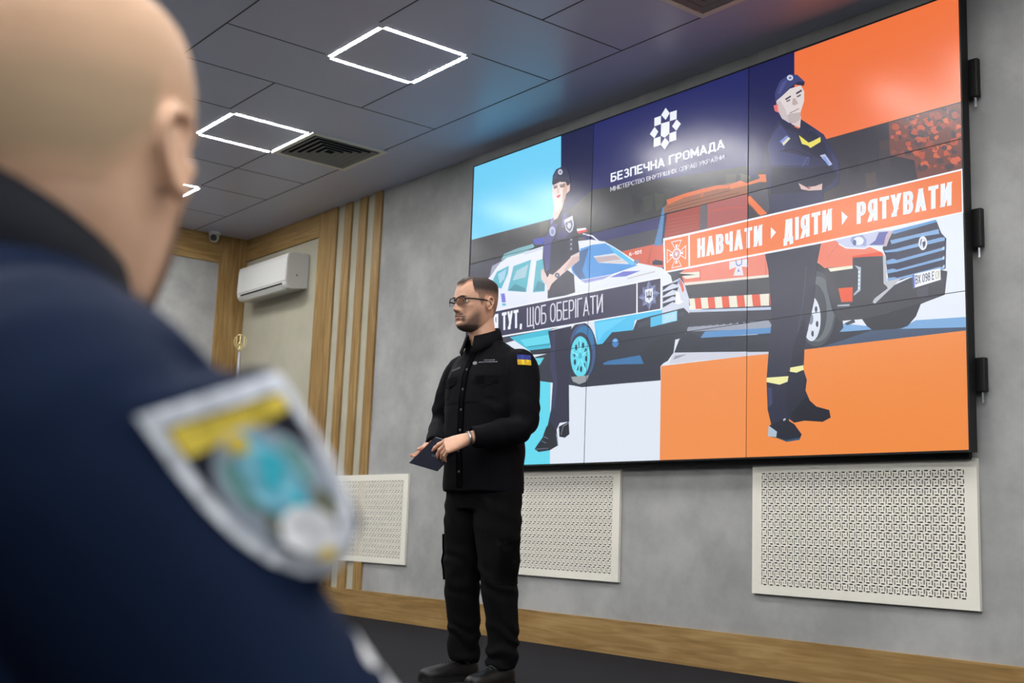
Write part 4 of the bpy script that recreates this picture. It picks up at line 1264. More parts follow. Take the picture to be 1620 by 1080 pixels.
P(236,240,248,1850,1163,1889,1138,1891,1141,1852,1166)
P(236,240,248,1889,1119,1882,1122,1873,1116,1872,1137,1882,1131,1889,1134)
P(236,240,248,1955,1126,1954,1117,1951,1109,1946,1103,1940,1098,1932,1095,1923,1094,1915,1095,1907,1098,1900,1103,1894,1110,1891,1118,1889,1126,1890,1135,1894,1142,1899,1149,1905,1154,1913,1157,1922,1158,1930,1157,1938,1154,1945,1148,1951,1142,1954,1134)
P(226,150,120,1949,1126,1949,1119,1946,1112,1942,1107,1936,1103,1930,1100,1923,1099,1916,1100,1910,1103,1904,1107,1899,1113,1897,1119,1896,1126,1896,1133,1899,1139,1903,1145,1909,1149,1915,1151,1922,1152,1929,1151,1935,1149,1941,1144,1945,1139,1948,1132)
P(200,150,150,1945,1126,1944,1120,1942,1115,1939,1110,1934,1107,1929,1105,1923,1104,1917,1105,1912,1107,1907,1110,1903,1115,1901,1120,1900,1126,1901,1132,1903,1137,1906,1142,1911,1145,1916,1147,1922,1148,1928,1147,1933,1145,1938,1141,1942,1137,1944,1131)
P(236,240,248,1920,1139,1921,1113,1925,1113,1924,1139)
P(236,240,248,1913,1137,1913,1120,1917,1120,1917,1137)
P(236,240,248,1914,1119,1931,1118,1931,1122,1914,1123)
P(236,240,248,1932,1119,1932,1135,1928,1135,1928,1119)
P(236,240,248,1915,1119,1925,1124,1923,1127,1913,1122)
P(236,240,248,1921,1124,1930,1118,1932,1121,1923,1127)
pic = obj('displayed_picture', PIC, M_pic, vw)
# the thin bezels that show between the panels
yb = -0.0004 - (TOP[0] + 8) * STEP
bm = bmesh.new()
for i in (1, 2): box(bm, i * PW - 0.0013, i * PW + 0.0013, yb, 0.0, 0, 3 * PH)
for j in (1, 2): box(bm, 0, 3 * PW, yb, 0.0, j * PH - 0.0013, j * PH + 0.0013)
obj('panel_seams', bm, mat('seam_slate', rgb(30, 32, 38), 0.6, 0.3), vw)
yb -= 0.001
obj('outer_bezel', boxes((-0.007, 0, yb, 0.05, -0.007, 3 * PH + 0.007), (3 * PW, 3 * PW + 0.007, yb, 0.05, -0.007, 3 * PH + 0.007), (0, 3 * PW, yb, 0.05, -0.007, 0), (0, 3 * PW, yb, 0.05, 3 * PH, 3 * PH + 0.007)), M_black, vw)

# ------------------------------------------------------------------ people: shared shapes
# face looks along -y, +x is the person's own left, z up, origin between the ears
HEADTAB = [  # z, half width, front, back, roundness front
    (-0.126, 0.004, 0.045, 0.000, 2.0), (-0.124, 0.020, 0.064, 0.018, 2.0), (-0.116, 0.036, 0.080, 0.035, 2.1), (-0.100, 0.050, 0.090, 0.050, 2.2), (-0.080, 0.0575, 0.0905, 0.062, 2.3),
    (-0.060, 0.0625, 0.0905, 0.074, 2.35), (-0.040, 0.066, 0.0905, 0.083, 2.35), (-0.015, 0.0695, 0.091, 0.090, 2.3), (0.010, 0.0735, 0.092, 0.095, 2.3),
    (0.030, 0.0755, 0.0965, 0.0975, 2.25), (0.055, 0.0765, 0.0955, 0.0985, 2.2), (0.080, 0.0735, 0.090, 0.096, 2.1), (0.100, 0.066, 0.079, 0.088, 2.05), (0.115, 0.053, 0.061, 0.073, 2.0),
    (0.124, 0.037, 0.040, 0.053, 2.0), (0.129, 0.018, 0.017, 0.027, 2.0), (0.1305, 0.004, 0.003, 0.007, 2.0)]
NOSETAB = [(-0.052, 0.0, 0.009), (-0.045, 0.001, 0.009), (-0.0395, 0.013, 0.0085), (-0.033, 0.0235, 0.0085), (-0.026, 0.0245, 0.0082), (-0.012, 0.0185, 0.007), (0.004, 0.0115, 0.0062), (0.018, 0.0065, 0.0065), (0.032, 0.001, 0.009)]

def head_point(t, z, off=0.0):
    """t: angle from the face, positive to the person's left"""
    w, yf, yb, ex = interp(HEADTAB, z)
    s, c = math.sin(t), math.cos(t)
    e = ex if c > 0 else 2.15
    x = w * math.copysign(abs(s) ** (2 / e), s)
    y = -yf * abs(c) ** (2 / e) if c > 0 else yb * abs(c) ** (2 / e)
    if c > 0:
        ax = abs(x)
        if -0.052 < z < 0.032:
            p, wd = interp(NOSETAB, z)
            y -= p * bell(x, wd)
        y -= 0.0095 * bell(ax - 0.0135, 0.0055) * bell(z + 0.0345, 0.0065)          # nostrils
        y -= 0.0045 * bell(ax - 0.030, 0.018) * bell(z - 0.0285, 0.007)              # brows
        y += 0.0120 * bell(ax - 0.0315, 0.0125) * bell(z - 0.0095, 0.0105)           # eye sockets
        y += 0.0030 * bell(ax - 0.014, 0.006) * bell(z - 0.012, 0.010)
        q = 0.0045 * bell(ax - 0.050, 0.014) * bell(z + 0.014, 0.013)               # cheekbones
        y -= q * 0.6
        x += math.copysign(q, x)
        y -= 0.0060 * bell(x, 0.019) * bell(z + 0.0600, 0.0055)                      # upper lip
        y -= 0.0065 * bell(x, 0.016) * bell(z + 0.0735, 0.0050)                      # lower lip
        y += 0.0050 * bell(x, 0.020) * bell(z + 0.0668, 0.0022)                      # mouth line
        y += 0.0035 * bell(x, 0.022) * bell(z + 0.0850, 0.0050)
        y -= 0.0050 * bell(x, 0.016) * bell(z + 0.1040, 0.0110)                      # chin
        y += 0.0016 * bell(x, 0.0035) * bell(z + 0.0500, 0.004)
        y += 0.0022 * bell(ax - 0.030 - (-0.045 - z) * 0.25, 0.005) * bell(z + 0.048, 0.016)   # folds beside the mouth
    v = Vector((x, y, z))
    if off:
        n = Vector((x / max(w, 0.02) ** 2, (y / yf ** 2) if c > 0 else (y / max(yb, 0.02) ** 2), 0.0))
        nz = (z - 0.02) / 0.11
        n = Vector((n.x, n.y, 0)).normalized() * math.sqrt(max(0.0, 1 - min(1, abs(nz)) ** 2 * 0.98)) + Vector((0, 0, max(-1, min(1, nz))))
        v += n.normalized() * off
    return v

def head_rows():
    zs = []
    z = -0.126
    while z < 0.1305:
        zs.append(z)
        z += 0.0011 if (-0.126 <= z < -0.118 or z > 0.122) else 0.0019
    zs.append(0.1305)
    return zs

def head_shell(bm, M, n=150):
    rows = [[bm.verts.new(M @ head_point(2 * math.pi * k / n, z)) for k in range(n)] for z in head_rows()]
    for a, b in zip(rows[:-1], rows[1:]):
        for k in range(n): bm.faces.new((a[k], a[(k + 1) % n], b[(k + 1) % n], b[k]))
    bm.faces.new(rows[0][::-1])
    bm.faces.new(rows[-1])

def ear(bm, M, side):
    """ear shell: a leaning oval plate, rolled rim, lobe"""
    E = M @ Matrix.Translation((side * 0.0745, 0.010, 0.0)) @ Matrix.Rotation(side * math.radians(24), 4, 'Z') @ Matrix.Rotation(math.radians(-8), 4, 'X')
    ball(bm, E @ Vector((side * 0.002, 0.006, 0.002)), (0.0075, 0.0165, 0.027), 16, rot=E.to_3x3().to_4x4())
    rim = [(side * 0.006, -0.004, 0.006), (side * 0.008, -0.010, 0.018), (side * 0.010, -0.004, 0.030), (side * 0.012, 0.010, 0.0335), (side * 0.013, 0.021, 0.025), (side * 0.012, 0.023, 0.010), (side * 0.010, 0.017, -0.008), (side * 0.008, 0.007, -0.022), (side * 0.006, -0.002, -0.027)]
    tube(bm, [E @ Vector(p) for p in rim], [0.0035, 0.0038, 0.0042, 0.0045, 0.0045, 0.0042, 0.004, 0.0055, 0.0045], 10, sub=3)
    tube(bm, [E @ Vector(p) for p in ((side * 0.006, -0.005, -0.002), (side * 0.010, -0.006, -0.008), (side * 0.007, -0.002, -0.016))], 0.0038, 8, sub=2)
    ball(bm, E @ Vector((side * 0.006, 0.002, -0.026)), (0.005, 0.007, 0.0075), 12)

def shell_patch(M, inside, thick, n=150, zmin=-0.126, zmax=0.1305, zstep=0.0024):
    """closed layer lying on the head where inside(t, z, p) > 0, its thickness fading out with that value; stores the value as 'hair_cover'"""
    bm = bmesh.new()
    lay = bm.verts.layers.float.new('hair_cover')
    zs = []
    z = zmin
    while z < zmax:
        zs.append(z)
        z += zstep if z < 0.118 else 0.0012
    zs.append(zmax)
    grid = []
    for z in zs:
        row = []
        for k in range(n):
            t = 2 * math.pi * k / n
            if t > math.pi: t -= 2 * math.pi
            p = head_point(t, z)
            d = inside(t, z, p)
            if d > 0.0:
                jit = 1.0 + 0.25 * noise.noise(p * 240)
                v = bm.verts.new(M @ head_point(t, z, (thick(t, z) * min(1.0, d) * jit) + 0.0004))
                v[lay] = min(1.0, d)
                row.append(v)
            else:
                row.append(None)
        grid.append(row)
    for a, b in zip(grid[:-1], grid[1:]):
        for k in range(n):
            q = (a[k], a[(k + 1) % n], b[(k + 1) % n], b[k])
            if all(q):
                bm.faces.new(q)
    top = [v for v in grid[-1] if v]
    if len(top) == n: bm.faces.new(top)
    bmesh.ops.delete(bm, geom=[v for v in bm.verts if not v.link_faces], context='VERTS')
    return bm

def hair_mat(name, skin, hair, lo=0.15, hi=0.75, rough=0.7):
    """short hair over skin: the density stored on the layer decides how much skin shows between the hairs"""
    m = bpy.data.materials.new(name)
    m.use_nodes = True
    nt = m.node_tree
    b = nt.nodes['Principled BSDF']
    b.inputs['Roughness'].default_value = rough
    b.inputs['Specular IOR Level'].default_value = 0.3
    at = nt.nodes.new('ShaderNodeAttribute')
    at.attribute_name = 'hair_cover'
    tc = nt.nodes.new('ShaderNodeTexCoord')
    n = nt.nodes.new('ShaderNodeTexNoise')
    n.inputs['Scale'].default_value = 420
    n.inputs['Detail'].default_value = 2
    nt.links.new(tc.outputs['Object'], n.inputs['Vector'])
    md = nt.nodes.new('ShaderNodeMath')
    md.operation = 'MULTIPLY_ADD'
    md.inputs[1].default_value = 0.5
    nt.links.new(n.outputs['Fac'], md.inputs[0])
    nt.links.new(at.outputs['Fac'], md.inputs[2])
    mr = nt.nodes.new('ShaderNodeMapRange')
    mr.inputs[1].default_value = lo + 0.25
    mr.inputs[2].default_value = hi + 0.25
    nt.links.new(md.outputs[0], mr.inputs[0])
    mx = nt.nodes.new('ShaderNodeMix')
    mx.data_type = 'RGBA'
    mx.inputs[6].default_value = skin
    mx.inputs[7].default_value = hair
    nt.links.new(mr.outputs[0], mx.inputs[0])
    nt.links.new(mx.outputs[2], b.inputs['Base Color'])
    return m

def hand(bm, wrist, F, N, left, curls, spread=0.05, thumb=(0.6, 0.35, 0.3), s=1.0, roll=None):
    """wrist point, F towards the fingers, N out of the back of the hand; curls: one (a, b, c) per finger, index first, in radians"""
    F = Vector(F).normalized()
    N = (Vector(N) - F * Vector(N).dot(F)).normalized()
    S = F.cross(N) if left else N.cross(F)            # towards the thumb
    wrist = Vector(wrist)
    L = 0.098 * s
    rings = []
    for f, hw, ht in ((-0.03, 0.027, 0.021), (0.0, 0.027, 0.019), (0.25, 0.033, 0.0185), (0.6, 0.040, 0.0165), (0.9, 0.042, 0.0135), (1.02, 0.039, 0.0105)):
        rings.append(ring_pts(wrist + F * (L * f if f > 0 else f) - N * 0.002, S, N, hw * s, ht * s, 24, 2.5))
    skin_rings(bm, rings)
    ball(bm, wrist + F * 0.035 * s + S * 0.022 * s - N * 0.010 * s, (0.022 * s, 0.022 * s, 0.017 * s), 14)   # thumb mound
    tips = []
    for k, (off, ln, r) in enumerate(((0.0305, 0.078, 0.0088), (0.0105, 0.086, 0.0092), (-0.0100, 0.080, 0.0088), (-0.0290, 0.064, 0.0078))):
        base = wrist + F * (L * (0.97 - 0.02 * abs(k - 1))) + S * off * s
        d = (F + S * (spread * (1.2 - k))).normalized()
        side = S
        p = base - F * 0.02 * s
        pts, rad = [p, base], [r * 1.05 * s, r * 1.08 * s]
        ang = 0.0
        p = base
        for j, (frac, rr) in enumerate(((0.46, 1.0), (0.30, 0.94), (0.24, 0.80))):
            ang += curls[k][j]
            dd = d * math.cos(ang) - N * math.sin(ang)
            q = p + dd * (ln * frac * s)
            pts += [p + (q - p) * 0.5, q]
            rad += [r * rr * 0.96 * s, r * rr * (1.0 if j < 2 else 0.72) * s]
            p = q
        tube(bm, pts, rad, 12)
        ball(bm, pts[-1], rad[-1], 10)
        for j in (1, 3, 5): ball(bm, pts[j] + N * 0.0012, rad[j] * 1.04, 10)
        tips.append(pts[-1].copy())
    b0 = wrist + F * 0.030 * s + S * 0.026 * s - N * 0.006 * s
    a0, a1, a2 = thumb
    d0 = (S * math.sin(a0) + F * math.cos(a0) - N * 0.25).normalized()
    d1 = (S * math.sin(a0 - a1) + F * math.cos(a0 - a1) - N * 0.30).normalized()
    d2 = (S * math.sin(a0 - a1 - a2) + F * math.cos(a0 - a1 - a2) - N * 0.32).normalized()
    p1 = b0 + d0 * 0.040 * s
    p2 = p1 + d1 * 0.034 * s
    p3 = p2 + d2 * 0.026 * s
    tube(bm, [b0, p1, (p1 + p2) / 2, p2, p3], [0.0145 * s, 0.0110 * s, 0.0098 * s, 0.0100 * s, 0.0072 * s], 12)
    ball(bm, p3, 0.0072 * s, 10)
    return tips

def section_body(bm, secs, n=36):
    """secs: (centre, half width, half depth, roundness) stacked upwards"""
    skin_rings(bm, [ring_pts(c, (1, 0, 0), (0, 1, 0), w, d, n, e) for c, w, d, e in secs])

def dense(tab, k=5):
    """(z, cx, cy, w, d, e) rows -> denser section list"""
    out = []
    z0, z1 = tab[0][0], tab[-1][0]
    m = (len(tab) - 1) * k
    for i in range(m + 1):
        seg, t = divmod(i, k)
        z = tab[-1][0] if seg >= len(tab) - 1 else tab[seg][0] + (tab[seg + 1][0] - tab[seg][0]) * t / k
        cx, cy, w, d, e = interp(tab, z)
        out.append(((cx, cy, z), w, d, e))
    return out

def collar(name, m, parent, rows, thick=0.0045, n=72, gap=0.30, smooth=True):
    """open band round the neck; rows: functions of the angle from the front giving (radius x, radius y, centre x, centre y, z)"""
    bm = bmesh.new()
    A = []
    for k in range(n + 1):
        t = gap + (2 * math.pi - 2 * gap) * k / n
        col = []
        for fn in rows:
            rx, ry, cx, cy, z = fn(t)
            col.append(Vector((cx + rx * math.sin(t), cy - ry * math.cos(t), z)))
        A.append([bm.verts.new(p) for p in col])
    for a, b in zip(A[:-1], A[1:]):
        for j in range(len(rows) - 1): bm.faces.new((a[j], b[j], b[j + 1], a[j + 1]))
    bmesh.ops.recalc_face_normals(bm, faces=bm.faces)
    geom = bmesh.ops.solidify(bm, geom=list(bm.faces), thickness=thick)
    bmesh.ops.recalc_face_normals(bm, faces=bm.faces)
    return obj(name, bm, m, parent, smooth)

def cloth_noise(p, amp, s1=9.0, s2=26.0, stretch=(1, 1, 1)):
    q = Vector((p.x * stretch[0], p.y * stretch[1], p.z * stretch[2]))
    return amp * (noise.noise(q * s1) * 0.75 + noise.noise(q * s2 + Vector((3, 7, 1))) * 0.35)

def drape(bvh, tris, frame, cast, off):
    """bmesh of the triangles (2D) dropped on the surface, lifted by off"""
    bm = bmesh.new()
    cache = {}
    for tri in tris:
        vs = []
        for p in tri:
            key = (round(p[0], 5), round(p[1], 5))
            if key not in cache:
                o = frame(*p)
                hit = bvh.ray_cast(o, cast(o))
                if hit[0] is None: cache[key] = None
                else: cache[key] = bm.verts.new(hit[0] - cast(o) * off)
            vs.append(cache[key])
        if all(vs) and len(set(vs)) == len(vs):
            try: bm.faces.new(vs)
            except ValueError: pass
    return bm

def fill2d(poly, step):
    """cuts a 2D outline into small triangles so that it can follow a curved surface"""
    bm = bmesh.new()
    f = bm.faces.new([bm.verts.new((x, y, 0)) for x, y in poly])
    bmesh.ops.triangulate(bm, faces=[f], ngon_method='EAR_CLIP')
    xs, ys = [p[0] for p in poly], [p[1] for p in poly]
    x = min(xs) + step
    while x < max(xs):
        bmesh.ops.bisect_plane(bm, geom=list(bm.verts) + list(bm.edges) + list(bm.faces), plane_co=(x, 0, 0), plane_no=(1, 0, 0), dist=1e-6)
        x += step
    y = min(ys) + step
    while y < max(ys):
        bmesh.ops.bisect_plane(bm, geom=list(bm.verts) + list(bm.edges) + list(bm.faces), plane_co=(0, y, 0), plane_no=(0, 1, 0), dist=1e-6)
        y += step
    out = [[(v.co.x, v.co.y) for v in f.verts] for f in bm.faces]
    bm.free()
    return out

SKIN1 = rgb(192, 147, 121)
M_skin = mat('skin', SKIN1, 0.5, 0.4, scale=30, col2=rgb(200, 155, 129), bump=0.04, bscale=180, sss=0.06)
M_lip = mat('lip', rgb(142, 94, 82), 0.45, 0.4)
M_eye = mat('eye_white', rgb(220, 214, 208), 0.2, 0.5)
M_iris = mat('iris', rgb(66, 70, 74), 0.2, 0.5)
M_brow = mat('brow_hair', rgb(70, 52, 42), 0.8, 0.2)
M_glass = bpy.data.materials.new('spectacle_glass')
M_glass.use_nodes = True
b = M_glass.node_tree.nodes['Principled BSDF']
b.inputs['Base Color'].default_value = (0.97, 0.98, 0.98, 1)
b.inputs['Roughness'].default_value = 0.02
b.inputs['IOR'].default_value = 1.05
b.inputs['Transmission Weight'].default_value = 1.0

# ------------------------------------------------------------------ the standing speaker
man = empty('person', (2.1466, -1.4261, 0.0), math.radians(6.83))
tag(man, 'standing man in black uniform shirt and glasses holding a folder before the video wall', 'person')
M_shirt = mat('black_ripstop', rgb(8, 8, 12), 0.85, 0.1, bump=0.1, scale=60, bscale=500)
M_trouser = mat('black_twill', rgb(7, 7, 9), 0.9, 0.12, bump=0.1, scale=60, bscale=500)
M_shoe = mat('black_leather', rgb(9, 10, 11), 0.45, 0.35)
M_sole = mat('black_rubber', rgb(16, 16, 17), 0.7, 0.3)

HS = 1.05
HM = Matrix.Translation((-0.022, -0.078, 1.648)) @ Matrix.Rotation(math.radians(-9), 4, 'Z') @ Matrix.Rotation(math.radians(1.5), 4, 'X') @ Matrix.Diagonal((1.05, 1.05, 0.945, 1))
# arms, shoulders first
ARM = {'L': [(0.132, 0.012, 1.396), (0.192, 0.010, 1.362), (0.228, -0.005, 1.22), (0.248, -0.030, 1.105), (0.200, -0.130, 1.060), (0.148, -0.232, 1.038)],
       'R': [(-0.132, 0.012, 1.396), (-0.203, 0.008, 1.358), (-0.246, -0.012, 1.24), (-0.262, -0.022, 1.130), (-0.205, -0.100, 1.068), (-0.152, -0.170, 1.014)]}
bm = bmesh.new()
head_shell(bm, HM)
for s in (-1, 1): ear(bm, HM, s)
tube(bm, [(-0.018, -0.050, 1.60), (-0.015, -0.042, 1.54), (-0.008, -0.022, 1.47), (0.0, -0.005, 1.42)], [0.058, 0.060, 0.066, 0.085], 28, sub=4)
section_body(bm, dense([(0.86, 0, 0.0, 0.14, 0.10, 2.2), (1.0, 0, -0.01, 0.145, 0.105, 2.2), (1.15, 0, -0.01, 0.15, 0.105, 2.2), (1.30, 0, 0.0, 0.16, 0.10, 2.2), (1.40, 0, 0.012, 0.15, 0.085, 2.2), (1.46, 0, 0.0, 0.08, 0.06, 2.0)]))
for k in 'LR': tube(bm, ARM[k], [0.038, 0.045, 0.045, 0.040, 0.036, 0.028], 18, sub=4)
for s in (-1, 1):
    tube(bm, [(s * 0.08, 0, 0.92), (s * 0.10, -0.01, 0.72), (s * 0.115, -0.012, 0.48), (s * 0.115, 0.02, 0.28), (s * 0.115, 0.025, 0.07)], [0.085, 0.072, 0.055, 0.05, 0.038], 18, sub=4)
    tube(bm, [(s * 0.115, 0.045, 0.05), (s * 0.118, -0.02, 0.045), (s * 0.124, -0.12, 0.032)], [0.034, 0.036, 0.030], 16, flat=0.8, sub=3)
T_ = Vector((0.707, -0.707, 0.0))
lw, rw = Vector((0.138, -0.240, 1.034)), Vector((-0.152, -0.170, 1.014))
lt = hand(bm, lw, (-0.062, -0.048, -0.030), T_ * 0.75 + Vector((0, 0, 0.66)), True, [(0.30, 0.22, 0.12), (0.52, 0.42, 0.22), (0.66, 0.50, 0.28), (0.72, 0.50, 0.30)], thumb=(0.15, 0.1, 0.05), s=1.04)
rt = hand(bm, rw, (0.036, -0.135, -0.072), -T_ * 0.45 + Vector((0, 0, -0.80)), False, [(0.10, 0.12, 0.10), (0.12, 0.15, 0.10), (0.15, 0.18, 0.12), (0.20, 0.20, 0.15)], spread=0.03, thumb=(-0.1, 0.0, 0.0), s=0.92)
me = voxel(bm, 0.0026, 2)
body = obj('body', me, M_skin, man, True)

# face details
def hp(t, z, off=0.0): return HM @ head_point(t, z, off)
def face_t(x, z):
    """angle whose surface point lies at sideways distance x"""
    lo, hi = 0.0, 1.5
    for _ in range(40):
        m = (lo + hi) / 2
        if abs(head_point(m, z).x) < abs(x): lo = m
        else: hi = m
    return math.copysign(lo, x)
for s in (-1, 1):
    bm = bmesh.new()
    c = Vector((s * 0.0315, -0.0715, 0.0095))
    ball(bm, HM @ c, 0.0122 * HS, 20, 0)
    ball(bm, HM @ (c + Vector((-0.0018, -0.0078, 0))), 0.0058 * HS, 14, 1)
    obj('eye', bm, [M_eye, M_iris], man, True)
    bm = bmesh.new()
    pts = [HM @ (c + Vector((s * dx, -0.0118 + abs(dx) * 0.22, 0.0052 - dx * dx * 18))) for dx in (-0.013, -0.007, 0, 0.007, 0.013)]
    tube(bm, pts, [0.0016, 0.0030, 0.0033, 0.0030, 0.0016], 8, sub=3)
    pts = [HM @ (c + Vector((s * dx, -0.0108 + abs(dx) * 0.20, -0.0062 + dx * dx * 14))) for dx in (-0.013, -0.007, 0, 0.007, 0.013)]
    tube(bm, pts, [0.0014, 0.0022, 0.0024, 0.0022, 0.0014], 8, sub=3)
    obj('eyelid', bm, M_skin, man, True)
    bm = bmesh.new()
    pts = [hp(face_t(s * x, z), z, 0.0012) for x, z in ((0.013, 0.0265), (0.024, 0.0300), (0.036, 0.0315), (0.047, 0.0275))]
    tube(bm, pts, [0.0030, 0.0042, 0.0038, 0.0018], 8, flat=0.6, sub=4)
    obj('eyebrow', bm, M_brow, man, True)
bm = bmesh.new()
tube(bm, [hp(face_t(x, z), z, -0.0010) for x, z in ((-0.024, -0.0655), (-0.012, -0.0615), (-0.003, -0.0600), (0, -0.0606), (0.003, -0.0600), (0.012, -0.0615), (0.024, -0.0655))], [0.0012, 0.003, 0.0036, 0.0034, 0.0036, 0.003, 0.0012], 8, sub=3)
tube(bm, [hp(face_t(x, z), z, -0.0012) for x, z in ((-0.022, -0.0672), (-0.010, -0.0728), (0, -0.0738), (0.010, -0.0728), (0.022, -0.0672))], [0.0012, 0.0038, 0.0044, 0.0038, 0.0012], 8, sub=3)
obj('lips', bm, M_lip, man, True)
bm = bmesh.new()
tube(bm, [hp(face_t(x, z), z, -0.0002) for x, z in ((-0.019, -0.0668), (-0.008, -0.0666), (0, -0.0668), (0.008, -0.0666), (0.019, -0.0668))], [0.0006, 0.0014, 0.0016, 0.0014, 0.0006], 8, sub=3)
obj('mouth_opening', bm, mat('mouth_dark', rgb(58, 26, 24), 0.6), man, True)

def hair_in(t, z, p):
    a = abs(t)
    # hairline: high over the brow, receding at the temples, down in front of the ear, round it, then the nape
    if a < 0.30: line = 0.083
    elif a < 0.75: line = 0.083 + 0.020 * sm(0.30, 0.62, a)
    elif a < 1.12: line = 0.103 - 0.060 * sm(0.75, 1.08, a)
    elif a < 1.45: line = 0.043 - 0.058 * sm(1.12, 1.42, a)
    elif a < 1.95: line = -0.015 + 0.050 * sm(1.45, 1.56, a) - 0.05 * sm(1.84, 1.95, a)
    else: line = -0.015 - 0.047 * sm(1.95, 2.5, a)
    d = (z - line) / 0.014
    if d <= 0: return 0.0
    # clipped sides thin out towards the ears
    fade = 0.42 + 0.58 * sm(0.030, 0.095, z) if a > 0.85 else 1.0
    return min(1.0, d) * fade
M_hair = hair_mat('short_brown_hair', SKIN1, rgb(48, 39, 35), 0.0, 0.80)
obj('hair', shell_patch(HM, hair_in, lambda t, z: 0.0022 + 0.0068 * sm(0.06, 0.105, z) * (1.0 if abs(t) > 0.2 else 1.15)), M_hair, man, True)
def beard_in(t, z, p):
    a = abs(t)
    x = abs(p.x)
    if z > 0.0 or a > 1.7: return 0.0
    top = -0.066 + 0.058 * sm(0.45, 1.30, a)                 # upper edge rises towards the sideburn
    d = sm(0.0, 0.050, top - z) * (0.80 + 0.35 * sm(-0.085, -0.115, z)) * (1.0 - 0.9 * sm(1.25, 1.65, a))
    if a < 0.9:
        d *= 0.25 + 0.75 * sm(0.018, 0.034, x) if z > -0.086 else 1.0
        d = max(d, 1.05 * bell(z + 0.0515, 0.0050) * (1 - sm(0.024, 0.036, x)))
        d = max(d, 0.95 * bell(x - 0.029, 0.007) * bell(z + 0.072, 0.017))
        if x < 0.022 and -0.0785 < z < -0.0585: d *= 0.2
    d -= 0.06
    return max(0.0, min(1.0, d))
M_beard = hair_mat('short_grey_brown_beard', SKIN1, rgb(64, 55, 50), 0.0, 1.0)
obj('beard', shell_patch(HM, beard_in, lambda t, z: 0.0034, zmax=0.0), M_beard, man, True)

# glasses: black upper rims, clear lenses
gl = None
bm = bmesh.new()
def lens_outline(s, n=26):
    out = []
    for k in range(n):
        a = 2 * math.pi * k / n
        x, z = 0.0280 * math.copysign(abs(math.cos(a)) ** 0.72, math.cos(a)), 0.0190 * math.copysign(abs(math.sin(a)) ** 0.8, math.sin(a))
        x += 0.0325
        y = -0.1055 + (x - 0.01) * 0.10 + max(0, x - 0.045) * 0.35
        out.append(Vector((s * x, y, 0.0075 + z)))
    return out
for s in (-1, 1):
    o = lens_outline(s)
    tube(bm, [HM @ p for p in o[:14]], 0.0023, 8)
    tube(bm, [HM @ p for p in o[13:] + o[:1]], 0.0006, 6)
    e = o[0]
    tube(bm, [HM @ Vector(p) for p in ((s * 0.059, -0.097, 0.0125), (s * 0.068, -0.088, 0.0150), (s * 0.076, -0.06, 0.0160), (s * 0.080, -0.015, 0.0165), (s * 0.081, 0.012, 0.013), (s * 0.080, 0.026, -0.004))], [0.0023, 0.0026, 0.0025, 0.0024, 0.0022, 0.0016], 8, flat=1.4, sub=3)
tube(bm, [HM @ Vector(p) for p in ((-0.0085, -0.1075, 0.012), (0, -0.1100, 0.0155), (0.0085, -0.1075, 0.012))], 0.0015, 8, sub=3)
gl = obj('glasses', bm, M_black, man, True)
for s in (-1, 1):
    bm = bmesh.new()
    o = lens_outline(s)
    A = [bm.verts.new(HM @ p) for p in o]
    B = [bm.verts.new(HM @ (p + Vector((0, 0.0012, 0)))) for p in o]
    bm.faces.new(A)
    bm.faces.new(B[::-1])
    for i in range(len(o)): bm.faces.new((A[i], A[(i + 1) % len(o)], B[(i + 1) % len(o)], B[i]))
    bmesh.ops.recalc_face_normals(bm, faces=bm.faces)
    obj('lens', bm, M_glass, gl)

# shirt
bm = bmesh.new()
section_body(bm, dense([(0.815, -0.006, 0.0, 0.193, 0.150, 2.3), (0.90, -0.004, -0.004, 0.192, 0.152, 2.3), (1.0, 0, -0.010, 0.190, 0.152, 2.3), (1.10, 0, -0.014, 0.190, 0.150, 2.3), (1.22, -0.004, -0.010, 0.203, 0.150, 2.3), (1.33, -0.004, 0.0, 0.211, 0.142, 2.3), (1.40, -0.002, 0.008, 0.200, 0.121, 2.2), (1.440, -0.002, 0.006, 0.162, 0.098, 2.1), (1.475, -0.005, -0.006, 0.108, 0.080, 2.0), (1.500, -0.008, -0.022, 0.078, 0.071, 2.0)]), 44)
SL = {'L': [0.057, 0.076, 0.072, 0.063, 0.058, 0.045], 'R': [0.057, 0.074, 0.069, 0.062, 0.056, 0.046]}
for k in 'LR':
    pts = [Vector(p) for p in ARM[k]]
    tube(bm, pts[:-1] + [pts[-2] + (pts[-1] - pts[-2]) * 0.93], SL[k], 24, sub=5)
me = voxel(bm, 0.0055, 8)
eL, eR = Vector(ARM['L'][3]), Vector(ARM['R'][3])
def shirt_fold(p, n):
    a = cloth_noise(p, 0.0038, 7, 19, (1, 1, 0.55))
    for e, sgn in ((eL, 1), (eR, -1)):
        d = (p - e).length
        if d < 0.20 and p.x * sgn > 0.13:
            q = 1 - sm(0.03, 0.20, d)
            a += q * 0.0075 * math.sin(62 * p.z + 34 * p.y + 5 * noise.noise(p * 11)) * (0.6 + 0.6 * noise.noise(p * 8))
    if p.z < 1.2 and abs(p.x) < 0.2:
        a += 0.0030 * math.sin(26 * (p.z + 0.55 * p.x) + 4 * noise.noise(p * 6))
    if p.z > 1.22 and 0.10 < abs(p.x) < 0.22:
        a += 0.003 * math.sin(44 * (abs(p.x) * 0.9 + p.z * 0.5) + 3 * noise.noise(p * 7))
    return a
wrinkle(me, shirt_fold)
SHB = bvh_of(me)
shirt = obj('shirt', me, M_shirt, man, True)

